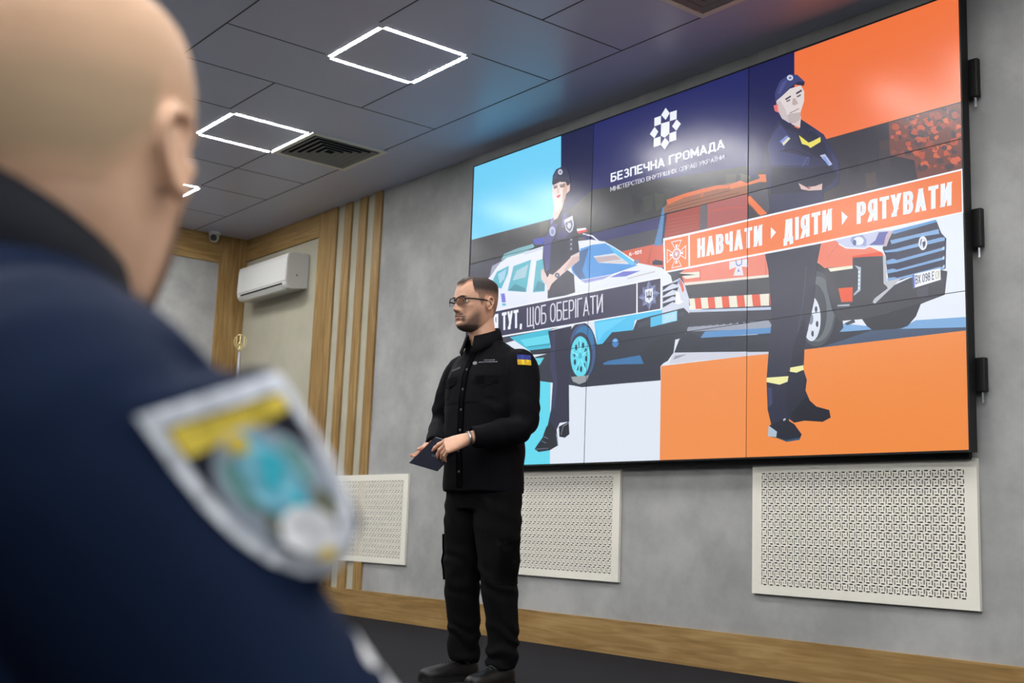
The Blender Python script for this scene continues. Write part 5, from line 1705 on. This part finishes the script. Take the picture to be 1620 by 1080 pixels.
# cuffs, collar, front placket, pocket flaps, buttons
for k in 'LR':
    a, c = Vector(ARM[k][-2]), Vector(ARM[k][-1])
    d = (c - a).normalized()
    u = d.cross(Vector((0, 0, 1))).normalized()
    v = u.cross(d)
    e = a + (c - a) * 0.95
    bm = bmesh.new()
    prof = [(-0.055, 0.0475), (-0.005, 0.0455), (0.0, 0.0440), (0.0, 0.0405), (-0.03, 0.0405)]
    skin_rings(bm, [ring_pts(e + d * t, u, v, r, r, 30) for t, r in prof], cap=False)
    bmesh.ops.recalc_face_normals(bm, faces=bm.faces)
    obj('cuff', bm, M_shirt, shirt, True)
def fr(t): return 0.5 + 0.5 * math.cos(t)          # 1 at the front, 0 at the back
CC = (-0.012, -0.038)
collar('collar', M_shirt, shirt, [
    lambda t: (0.066, 0.066, CC[0], CC[1] + 0.004, 1.500 - 0.020 * fr(t)),
    lambda t: (0.068, 0.069, CC[0], CC[1], 1.536 - 0.040 * fr(t)),
    lambda t: (0.072, 0.073, CC[0], CC[1], 1.562 - 0.058 * fr(t)),
    lambda t: (0.077, 0.078, CC[0], CC[1], 1.560 - 0.060 * fr(t)),
    lambda t: (0.084 + 0.006 * fr(t), 0.086 + 0.006 * fr(t), CC[0], CC[1], 1.535 - 0.072 * fr(t) - 0.012 * fr(t) ** 6),
    lambda t: (0.092 + 0.010 * fr(t), 0.092 + 0.010 * fr(t), CC[0], CC[1], 1.512 - 0.075 * fr(t) - 0.028 * fr(t) ** 8)], gap=0.30)
def front(x, z): return Vector((x, -0.6, z))
def back_cast(o): return Vector((0, 1, 0))
bm = drape(SHB, fill2d([(-0.018, 0.83), (0.018, 0.83), (0.018, 1.462), (-0.018, 1.462)], 0.012), front, back_cast, 0.0022)
bmesh.ops.solidify(bm, geom=list(bm.faces), thickness=0.003)
obj('placket', bm, M_shirt, shirt, True)
for s in (-1, 1):
    x0 = s * 0.055
    x1 = s * 0.165
    ol = [(x0, 1.318), (x1, 1.318), (x1, 1.285), ((x0 + x1) / 2, 1.268), (x0, 1.285)]
    bm = drape(SHB, fill2d(ol, 0.012), front, back_cast, 0.003)
    bmesh.ops.solidify(bm, geom=list(bm.faces), thickness=0.003)
    obj('pocket_flap', bm, M_shirt, shirt, True)
M_button = mat('dark_button', rgb(62, 62, 66), 0.35, 0.5)
for z in (0.90, 0.99, 1.08, 1.17, 1.26, 1.35, 1.44):
    h = SHB.ray_cast(front(0, z), Vector((0, 1, 0)))
    if h[0] is None: continue
    bm = bmesh.new()
    ball(bm, h[0] - Vector((0, 0.0032, 0)), (0.0062, 0.0022, 0.0062), 14)
    obj('button', bm, M_button, shirt, True)
M_thread = mat('pale_grey_thread', rgb(150, 152, 160), 0.7)
def side_frame(X, z): return Vector((X * 0.7071, X * 0.7071, z)) + T_ * 0.7        # seen from the man's front left
def side_cast(o): return -T_
def patch(name, polys, mats, off=0.0025, thick=0.0016, parent=shirt, step=0.01, bvh=None, frame=side_frame, cast=side_cast, smooth=False):
    """one embroidered badge: several coloured outlines, each a little higher"""
    out = bmesh.new()
    for i, (mi, ol) in enumerate(polys):
        b2 = drape(bvh or SHB, fill2d(ol, step), frame, cast, off + i * 0.00035)
        bmesh.ops.solidify(b2, geom=list(b2.faces), thickness=thick)
        tmp = bpy.data.meshes.new('t')
        b2.to_mesh(tmp)
        b2.free()
        k0 = len(out.faces)
        out.from_mesh(tmp)
        out.faces.ensure_lookup_table()
        for f in out.faces[k0:]: f.material_index = mi
        bpy.data.meshes.remove(tmp)
    return obj(name, out, mats, parent, smooth)
M_blue = mat('flag_blue', rgb(44, 62, 150), 0.8)
M_yellow = mat('flag_yellow', rgb(232, 196, 44), 0.8)
FX0, FX1, FT, FM, FB = 0.1230, 0.1830, 1.4125, 1.3895, 1.3650
patch('flag_patch', [(0, [(FX0, FM), (FX1, FM), (FX1 - 0.002, FT), (FX0 - 0.002, FT)]), (1, [(FX0, FM), (FX0 + 0.003, FB), (FX1 + 0.002, FB), (FX1, FM)])], [M_blue, M_yellow])
# breast embroidery over his left pocket: a round sign with two lines of tiny letters, and the strip over the right one
pl = [(0, [(-0.062 + 0.0105 * math.cos(a), 1.378 + 0.0085 * math.sin(a)) for a in [k * math.pi / 6 for k in range(12)]])]
for r, (xa, xb, z) in enumerate(((-0.022, 0.020, 1.3890), (-0.045, 0.034, 1.3795))):
    x = xa
    while x < xb:
        w = 0.0035 + 0.002 * ((x * 1000) % 2 > 1)
        pl.append((0, [(x, z - 0.0022), (x + w, z - 0.0022), (x + w, z + 0.0024), (x, z + 0.0024)]))
        x += w + 0.0016
patch('breast_embroidery', pl, [M_thread], off=0.004)
patch('name_tape', [(0, [(-0.166, 1.348), (-0.128, 1.359), (-0.128, 1.370), (-0.166, 1.359)])], [mat('dark_grey_thread', rgb(70, 74, 80), 0.8)], off=0.004)

# trousers
bm = bmesh.new()
section_body(bm, dense([(0.74, -0.006, 0.004, 0.170, 0.118, 2.4), (0.80, -0.006, 0.004, 0.178, 0.128, 2.3), (0.88, -0.004, 0.0, 0.176, 0.130, 2.2), (0.99, 0, -0.004, 0.165, 0.120, 2.2)]), 40)
LEG = {-1: [(-0.088, 0.0, 0.82), (-0.094, -0.004, 0.70), (-0.106, -0.008, 0.55), (-0.110, -0.008, 0.42), (-0.110, 0.012, 0.28), (-0.110, 0.022, 0.16), (-0.108, 0.020, 0.075)],
       1: [(0.080, 0.0, 0.82), (0.090, 0.0, 0.70), (0.106, -0.004, 0.55), (0.118, 0.0, 0.42), (0.124, 0.018, 0.28), (0.126, 0.026, 0.16), (0.124, 0.022, 0.075)]}
for s in (-1, 1): tube(bm, LEG[s], [0.110, 0.106, 0.090, 0.079, 0.073, 0.070, 0.066], 26, sub=5)
me = voxel(bm, 0.006, 6)
def trouser_fold(p, n):
    a = cloth_noise(p, 0.004, 6, 17, (1, 1, 0.5))
    for zc, w, am, fq in ((0.46, 0.10, 0.004, 54), (0.14, 0.07, 0.006, 80), (0.75, 0.08, 0.003, 50)):
        a += am * bell(p.z - zc, w) * math.sin(fq * p.z + 22 * p.x + 18 * p.y + 5 * noise.noise(p * 9))
    return a
wrinkle(me, trouser_fold)
TRB = bvh_of(me)
trousers = obj('trousers', me, M_trouser, man, True)
def pocket(s, lift):
    def fr_(u, z): return Vector((s * 0.6, u, z))
    def ca_(o): return Vector((-s, 0, 0))
    ol = [(-0.075, 0.43), (0.075, 0.43), (0.075, 0.63), (-0.075, 0.63)]
    bm = drape(TRB, fill2d(ol, 0.02), fr_, ca_, lift)
    bmesh.ops.solidify(bm, geom=list(bm.faces), thickness=lift * 0.9)
    bmesh.ops.recalc_face_normals(bm, faces=bm.faces)
    obj('cargo_pocket', bm, M_trouser, trousers, True)
pocket(-1, 0.013)
pocket(1, 0.005)

# shoes
def shoe(cx, cy, ang):
    A = Matrix.Translation((cx, cy, 0)) @ Matrix.Rotation(ang, 4, 'Z')
    bm = bmesh.new()
    rows = [(0.080, 0.020, 0.050, 0.052), (0.072, 0.031, 0.062, 0.064), (0.045, 0.037, 0.080, 0.080), (0.010, 0.039, 0.082, 0.082), (-0.04, 0.040, 0.070, 0.072), (-0.09, 0.045, 0.054, 0.056), (-0.14, 0.049, 0.044, 0.046), (-0.18, 0.044, 0.038, 0.040), (-0.205, 0.030, 0.032, 0.034), (-0.214, 0.010, 0.026, 0.026)]
    rings = []
    for y, w, h, _ in rows:
        rings.append([A @ Vector((w * math.copysign(abs(math.cos(t)) ** 0.75, math.cos(t)), y, 0.022 + (h if math.sin(t) > 0 else 0.012) * math.copysign(abs(math.sin(t)) ** 0.8, math.sin(t)))) for t in [2 * math.pi * k / 28 for k in range(28)]])
    skin_rings(bm, rings)
    bmesh.ops.recalc_face_normals(bm, faces=bm.faces)
    sh = obj('shoe', bm, M_shoe, man, True)
    bm = bmesh.new()
    ol = [A @ Vector((w * 1.06, y, 0)) for y, w, _, _ in rows] + [A @ Vector((-w * 1.06, y, 0)) for y, w, _, _ in rows[::-1]]
    prism(bm, [(p.x, p.y) for p in ol], 0.0, 0.022, 'z')
    bmesh.ops.recalc_face_normals(bm, faces=bm.faces)
    obj('sole', bm, M_sole, sh)
    bm = bmesh.new()
    for k in range(5):
        y = -0.045 - k * 0.017
        h = 0.094 - k * 0.0075
        tube(bm, [A @ Vector((-0.026, y + 0.004, h - 0.012)), A @ Vector((0, y - 0.004, h + 0.003)), A @ Vector((0.026, y + 0.004, h - 0.012))], 0.0028, 8, sub=3)
    obj('laces', bm, mat('black_lace', rgb(26, 27, 30), 0.7), sh, True)
shoe(-0.112, 0.012, math.radians(-7))
shoe(0.126, 0.014, math.radians(9))

# wristwatch band on the left wrist
d = (Vector(ARM['L'][-1]) - Vector(ARM['L'][-2])).normalized()
u = d.cross(Vector((0, 0, 1))).normalized()
v = u.cross(d)
bm = bmesh.new()
e = lw - d * 0.002
skin_rings(bm, [ring_pts(e + d * t, u, v, r, r * 0.86, 30) for t, r in ((-0.006, 0.0325), (-0.006, 0.0345), (0.006, 0.0345), (0.006, 0.0325))], cap=False)
obj('wristwatch', bm, M_steel, man, True)

# ------------------------------------------------------------------ the folder in his hands
fo = empty('folder', (0, 0, 0))
tag(fo, 'thin dark navy folder held in both hands by the standing man', 'folder')
MW = man.matrix_basis.copy()
MW = Matrix.Translation((2.1466, -1.4261, 0.0)) @ Matrix.Rotation(math.radians(6.83), 4, 'Z')
fa, fb, fc = [MW @ Vector(p) for p in ((-0.118, -0.342, 0.926), (-0.020, -0.287, 1.039), (-0.009, -0.276, 0.894))]
fu, fv = (fb - fa), (fc - fa)
fn = fu.cross(fv).normalized()
if fn.dot(CAM - fa) < 0: fn = -fn
def slab(name, a0, a1, b0, b1, h0, h1, m, parent):
    bm = bmesh.new()
    q = [fa + fu * a + fv * c for a, c in ((a0, b0), (a1, b0), (a1, b1), (a0, b1))]
    A = [bm.verts.new(p + fn * h0) for p in q]
    B = [bm.verts.new(p + fn * h1) for p in q]
    bm.faces.new(A)
    bm.faces.new(B)
    for i in range(4): bm.faces.new((A[i], A[(i + 1) % 4], B[(i + 1) % 4], B[i]))
    bmesh.ops.recalc_face_normals(bm, faces=bm.faces)
    return obj(name, bm, m, parent)
M_fold = mat('navy_cover', rgb(18, 22, 40), 0.45, 0.4)
slab('front_cover', 0, 1, 0, 1, 0.001, 0.0035, M_fold, fo)
slab('back_cover', 0, 1, 0, 1, -0.0065, -0.004, M_fold, fo)
slab('pages', 0.012, 1.008, 0.012, 0.985, -0.004, 0.001, mat('paper', rgb(214, 214, 210), 0.8), fo)
slab('cover_emblem', 0.40, 0.47, 0.42, 0.56, 0.0035, 0.0038, mat('dull_silver', rgb(66, 70, 84), 0.5), fo)

# ------------------------------------------------------------------ the man seated in front, seen from behind
fg = empty('person', (5.50, -4.36, FZ), math.pi)
tag(fg, 'seated man in a navy jacket with a sleeve shield, seen from behind in the foreground', 'person')
M_navy = mat('navy_softshell', rgb(9, 23, 46), 0.85, 0.12, bump=0.06, scale=40, bscale=350)
M_navy2 = mat('navy_collar', rgb(10, 13, 21), 0.85, 0.25, bump=0.06, scale=40, bscale=350)
SKIN2 = rgb(216, 172, 140)
M_skin2 = mat('fair_skin', SKIN2, 0.5, 0.4, scale=30, col2=rgb(222, 180, 150), bump=0.04, bscale=180, sss=0.06)
GM = Matrix.Translation((0.0, 0.0, 1.222)) @ Matrix.Rotation(math.radians(50), 4, 'Z') @ Matrix.Rotation(math.radians(-7), 4, 'X') @ Matrix.Diagonal((1.06, 1.06, 1.02, 1))
bm = bmesh.new()
head_shell(bm, GM)
for s in (-1, 1): ear(bm, GM, s)
tube(bm, [(0.0, 0.016, 1.20), (0.0, 0.030, 1.14), (0.0, 0.045, 1.07), (0.0, 0.055, 1.0)], [0.062, 0.064, 0.070, 0.085], 28, sub=4)
section_body(bm, dense([(0.48, 0, 0.10, 0.14, 0.10, 2.2), (0.75, 0, 0.08, 0.15, 0.105, 2.2), (0.95, 0, 0.06, 0.16, 0.09, 2.2), (1.03, 0, 0.055, 0.10, 0.07, 2.0)]))
FARM = {s: [(s * 0.150, 0.055, 1.030), (s * 0.200, 0.058, 1.000), (s * 0.220, -0.035, 0.878), (s * 0.235, -0.150, 0.750), (s * 0.165, -0.270, 0.700), (s * 0.085, -0.365, 0.655)] for s in (-1, 1)}
for s in (-1, 1):
    tube(bm, FARM[s], [0.05, 0.055, 0.048, 0.042, 0.038, 0.029], 18, sub=4)
    w = Vector(FARM[s][-1])
    hand(bm, w, (-s * 0.04, -0.11, -0.045), (s * 0.25, 0, 1), s > 0, [(0.35, 0.3, 0.2), (0.4, 0.35, 0.2), (0.45, 0.4, 0.2), (0.5, 0.4, 0.2)])
    tube(bm, [(s * 0.09, 0.10, 0.50), (s * 0.12, -0.14, 0.50), (s * 0.135, -0.36, 0.49), (s * 0.135, -0.37, 0.28), (s * 0.135, -0.36, 0.06)], [0.08, 0.07, 0.056, 0.05, 0.036], 18, sub=4)
    tube(bm, [(s * 0.135, -0.33, 0.045), (s * 0.140, -0.42, 0.042), (s * 0.148, -0.50, 0.032)], [0.034, 0.034, 0.028], 16, flat=0.8, sub=3)
me = voxel(bm, 0.0034, 3)
obj('body', me, M_skin2, fg, True)
for s in (-1, 1):
    bm = bmesh.new()
    c = Vector((s * 0.0315, -0.0715, 0.0095))
    ball(bm, GM @ c, 0.0122, 20, 0)
    ball(bm, GM @ (c + Vector((0, -0.0078, 0))), 0.0058, 14, 1)
    obj('eye', bm, [M_eye, M_iris], fg, True)
    bm = bmesh.new()
    tube(bm, [GM @ head_point(face_t(s * x, z), z, 0.0012) for x, z in ((0.013, 0.0265), (0.024, 0.0300), (0.036, 0.0315), (0.047, 0.0275))], [0.003, 0.0042, 0.0038, 0.0018], 8, flat=0.6, sub=4)
    obj('eyebrow', bm, M_brow, fg, True)
bm = bmesh.new()
tube(bm, [GM @ head_point(face_t(x, z), z, -0.0010) for x, z in ((-0.024, -0.0655), (0, -0.0606), (0.024, -0.0655))], [0.0012, 0.0034, 0.0012], 8, sub=5)
tube(bm, [GM @ head_point(face_t(x, z), z, -0.0012) for x, z in ((-0.022, -0.0672), (0, -0.0738), (0.022, -0.0672))], [0.0012, 0.0044, 0.0012], 8, sub=5)
obj('lips', bm, M_lip, fg, True)
def stub_in(t, z, p):
    a = abs(t)
    if a < 0.9: line = 0.088
    elif a < 1.40: line = 0.088 - 0.090 * sm(0.9, 1.35, a)
    elif a < 1.95: line = 0.036
    else: line = -0.004 - 0.026 * sm(1.95, 2.5, a)
    return max(0.0, min(1.0, (z - line) / 0.03)) * (0.35 + 0.5 * (1 - sm(0.02, 0.075, z)))
M_stub = hair_mat('shaved_hair', SKIN2, rgb(176, 150, 120), 0.0, 0.75)
obj('hair', shell_patch(GM, stub_in, lambda t, z: 0.0012), M_stub, fg, True)
def beard2_in(t, z, p):
    a = abs(t)
    if a > 1.45 or z > -0.02: return 0.0
    top = -0.075 + 0.060 * sm(0.5, 1.25, a)
    return max(0.0, min(1.0, (top - z) / 0.02)) * (1 - sm(1.30, 1.45, a))
M_beard2 = hair_mat('dark_stubble', SKIN2, rgb(84, 62, 48), 0.1, 0.95)
obj('beard', shell_patch(GM, beard2_in, lambda t, z: 0.0025, zmax=0.0), M_beard2, fg, True)

# shield on his right sleeve: grey border, dark field, yellow scroll, oval wreath, pale blue middle, white star
def sl_frame(y, z): return Vector((-0.6, y, z))
def sl_cast(o): return Vector((1, 0, 0))
A_ = Vector((0.006, 1.028))                      # middle of the top edge, then unit axes across and along
AX = Vector((-0.078, 0.032)).normalized()
AY = Vector((-0.688, -0.795))                    # the badge leans with the raised arm
def sh(u, v): 
    q = A_ + AX * u + AY * v
    return (q.x, q.y)

# jacket
bm = bmesh.new()
section_body(bm, dense([(0.43, 0, 0.10, 0.185, 0.145, 2.3), (0.58, 0, 0.095, 0.190, 0.150, 2.3), (0.75, 0, 0.085, 0.200, 0.155, 2.3), (0.90, 0, 0.072, 0.212, 0.148, 2.3), (0.990, 0, 0.064, 0.210, 0.134, 2.2), (1.045, 0, 0.058, 0.198, 0.114, 2.2), (1.080, 0, 0.052, 0.166, 0.100, 2.1), (1.110, 0, 0.048, 0.118, 0.088, 2.0), (1.135, 0, 0.046, 0.088, 0.080, 2.0)]), 44)
for s in (-1, 1): tube(bm, FARM[s][:-1] + [tuple(Vector(FARM[s][4]) * 0.08 + Vector(FARM[s][5]) * 0.92)], [0.078, 0.083, 0.080, 0.072, 0.064, 0.046], 26, sub=5)
for s in (-1, 1): tube(bm, [(s * 0.09, 0.03, 1.062), (s * 0.16, 0.028, 1.040), (s * 0.215, 0.022, 1.012)], [0.062, 0.062, 0.060], 22, sub=3)   # squared shoulders
q = [A_ + AX * u + AY * v for u, v in ((-0.046, -0.006), (0.046, -0.006), (0.046, 0.06), (0.040, 0.10), (0.0, 0.124), (-0.040, 0.10), (-0.046, 0.06))]
prism(bm, [(p.x, p.y) for p in q], -0.287, -0.19, 'x')          # the stiff badge keeps the outside of the sleeve flat
me = voxel(bm, 0.006, 10)
elb = [Vector(FARM[s][3]) for s in (-1, 1)]
def jacket_fold(p, n):
    a = cloth_noise(p, 0.0035, 6, 15)
    for e in elb:
        q = 1 - sm(0.03, 0.19, (p - e).length)
        if q > 0: a += q * 0.008 * math.sin(48 * p.z - 40 * p.y + 4 * noise.noise(p * 9))
    if p.z < 0.8: a += 0.004 * math.sin(24 * p.z + 9 * p.x + 4 * noise.noise(p * 6))
    return a
wrinkle(me, jacket_fold)
JB = bvh_of(me)
jacket = obj('jacket', me, M_navy, fg, True)
collar('collar', M_navy2, jacket, [
    lambda t: (0.088, 0.084, 0, 0.044, 1.095 - 0.025 * fr(t)),
    lambda t: (0.082, 0.080, 0, 0.040, 1.135 - 0.040 * fr(t)),
    lambda t: (0.077, 0.076, 0, 0.036, 1.172 - 0.055 * fr(t)),
    lambda t: (0.076, 0.075, 0, 0.034, 1.204 - 0.075 * fr(t)),
    lambda t: (0.081, 0.080, 0, 0.034, 1.206 - 0.077 * fr(t)),
    lambda t: (0.087, 0.086, 0, 0.037, 1.172 - 0.060 * fr(t)),
    lambda t: (0.094, 0.092, 0, 0.042, 1.130 - 0.045 * fr(t))], thick=0.004, gap=0.12)
for s in (-1, 1):
    a, c = Vector(FARM[s][-2]), Vector(FARM[s][-1])
    d = (c - a).normalized()
    u = d.cross(Vector((0, 0, 1))).normalized()
    v = u.cross(d)
    e = a + (c - a) * 0.94
    bm = bmesh.new()
    skin_rings(bm, [ring_pts(e + d * t, u, v, r, r, 30) for t, r in ((-0.05, 0.051), (-0.004, 0.049), (0.0, 0.047), (0.0, 0.043), (-0.03, 0.043))], cap=False)
    bmesh.ops.recalc_face_normals(bm, faces=bm.faces)
    obj('cuff', bm, M_navy2, jacket, True)

def shield(k, dv=0.0):
    out = []
    for u, v in ((-0.043, 0.0), (0.043, 0.0), (0.0435, 0.030), (0.042, 0.055), (0.037, 0.078), (0.028, 0.097), (0.015, 0.111), (0.0, 0.117), (-0.015, 0.111), (-0.028, 0.097), (-0.037, 0.078), (-0.042, 0.055), (-0.0435, 0.030)):
        out.append(sh(u * k, 0.052 + (v - 0.052) * k + dv))
    return out
def oval(cu, cv, ru, rv, n=20): return [sh(cu + ru * math.cos(2 * math.pi * i / n), cv + rv * math.sin(2 * math.pi * i / n)) for i in range(n)]
def star(cu, cv, R, r, n=8): return [sh(cu + (R if i % 2 == 0 else r) * math.sin(math.pi * i / n), cv - (R if i % 2 == 0 else r) * math.cos(math.pi * i / n)) for i in range(2 * n)]
pm = [mat('badge_grey', rgb(222, 227, 234), 0.8), mat('badge_navy', rgb(20, 26, 44), 0.8), mat('badge_yellow', rgb(244, 218, 84), 0.8), mat('badge_silver', rgb(184, 196, 210), 0.8), mat('badge_teal', rgb(128, 182, 178), 0.8), mat('badge_sky', rgb(150, 222, 240), 0.8), mat('badge_cyan', rgb(70, 208, 226), 0.8), mat('badge_white', rgb(250, 251, 252), 0.7), mat('badge_olive', rgb(112, 116, 84), 0.8)]
bd = [(0, shield(1.0)), (1, shield(0.80)),
      (2, [sh(-0.0335, 0.0115), sh(0.0335, 0.0115), sh(0.0335, 0.021), sh(0.024, 0.0235), sh(-0.020, 0.0235), sh(-0.024, 0.028), sh(-0.0335, 0.028)]),
      (3, oval(0.0, 0.060, 0.0305, 0.038)), (4, oval(-0.0175, 0.052, 0.006, 0.017, 12)), (4, oval(0.0185, 0.050, 0.005, 0.016, 12)), (8, oval(-0.012, 0.080, 0.0055, 0.010, 12)), (8, oval(0.019, 0.078, 0.005, 0.010, 12)),
      (5, oval(0.0, 0.055, 0.0145, 0.029)), (2, oval(-0.006, 0.030, 0.006, 0.0065, 12)), (6, oval(0.004, 0.047, 0.007, 0.009, 12)), (6, oval(-0.002, 0.056, 0.005, 0.007, 12)), (6, oval(0.004, 0.070, 0.0065, 0.006, 12)), (5, oval(-0.004, 0.066, 0.006, 0.006, 12)),
      (7, oval(0.0, 0.0880, 0.0130, 0.0120, 16)), (7, star(0.0, 0.0880, 0.0165, 0.011)), (2, oval(0.002, 0.1035, 0.0055, 0.0036, 12))]
patch('sleeve_shield', bd, pm, off=0.002, thick=0.001, parent=jacket, step=0.006, bvh=JB, frame=sl_frame, cast=sl_cast)
for k, (y, z, r) in enumerate(((-0.110, 0.892, 0.0095), (-0.126, 0.874, 0.0095))):
    patch('sleeve_button', [(0, [(y + r * math.cos(a), z + r * math.sin(a)) for a in [i * math.pi / 8 for i in range(16)]])], [pm[7]], off=0.004, thick=0.003, parent=jacket, step=0.005, bvh=JB, frame=sl_frame, cast=sl_cast)

# trousers and shoes
bm = bmesh.new()
section_body(bm, dense([(0.42, 0, 0.10, 0.17, 0.14, 2.4), (0.50, 0, 0.10, 0.18, 0.14, 2.3), (0.60, 0, 0.095, 0.17, 0.13, 2.2)]))
for s in (-1, 1): tube(bm, [(s * 0.09, 0.10, 0.50), (s * 0.12, -0.14, 0.50), (s * 0.135, -0.355, 0.485), (s * 0.136, -0.375, 0.30), (s * 0.136, -0.36, 0.09)], [0.10, 0.092, 0.078, 0.072, 0.066], 24, sub=6)
me = voxel(bm, 0.008, 6)
wrinkle(me, lambda p, n: cloth_noise(p, 0.004, 6, 15))
obj('trousers', me, M_navy2, fg, True)
for s in (-1, 1):
    A = Matrix.Translation((s * 0.14, -0.37, 0)) @ Matrix.Rotation(s * 0.1, 4, 'Z')
    bm = bmesh.new()
    rows = [(0.080, 0.020, 0.050), (0.072, 0.031, 0.062), (0.045, 0.037, 0.080), (0.010, 0.039, 0.082), (-0.04, 0.040, 0.070), (-0.09, 0.045, 0.054), (-0.14, 0.049, 0.044), (-0.18, 0.044, 0.038), (-0.205, 0.030, 0.032), (-0.214, 0.010, 0.026)]
    skin_rings(bm, [[A @ Vector((w * math.copysign(abs(math.cos(t)) ** 0.75, math.cos(t)), y, 0.022 + (h if math.sin(t) > 0 else 0.022) * math.copysign(abs(math.sin(t)) ** 0.8, math.sin(t)))) for t in [2 * math.pi * k / 28 for k in range(28)]] for y, w, h in rows])
    bmesh.ops.recalc_face_normals(bm, faces=bm.faces)
    obj('shoe', bm, M_shoe, fg, True)
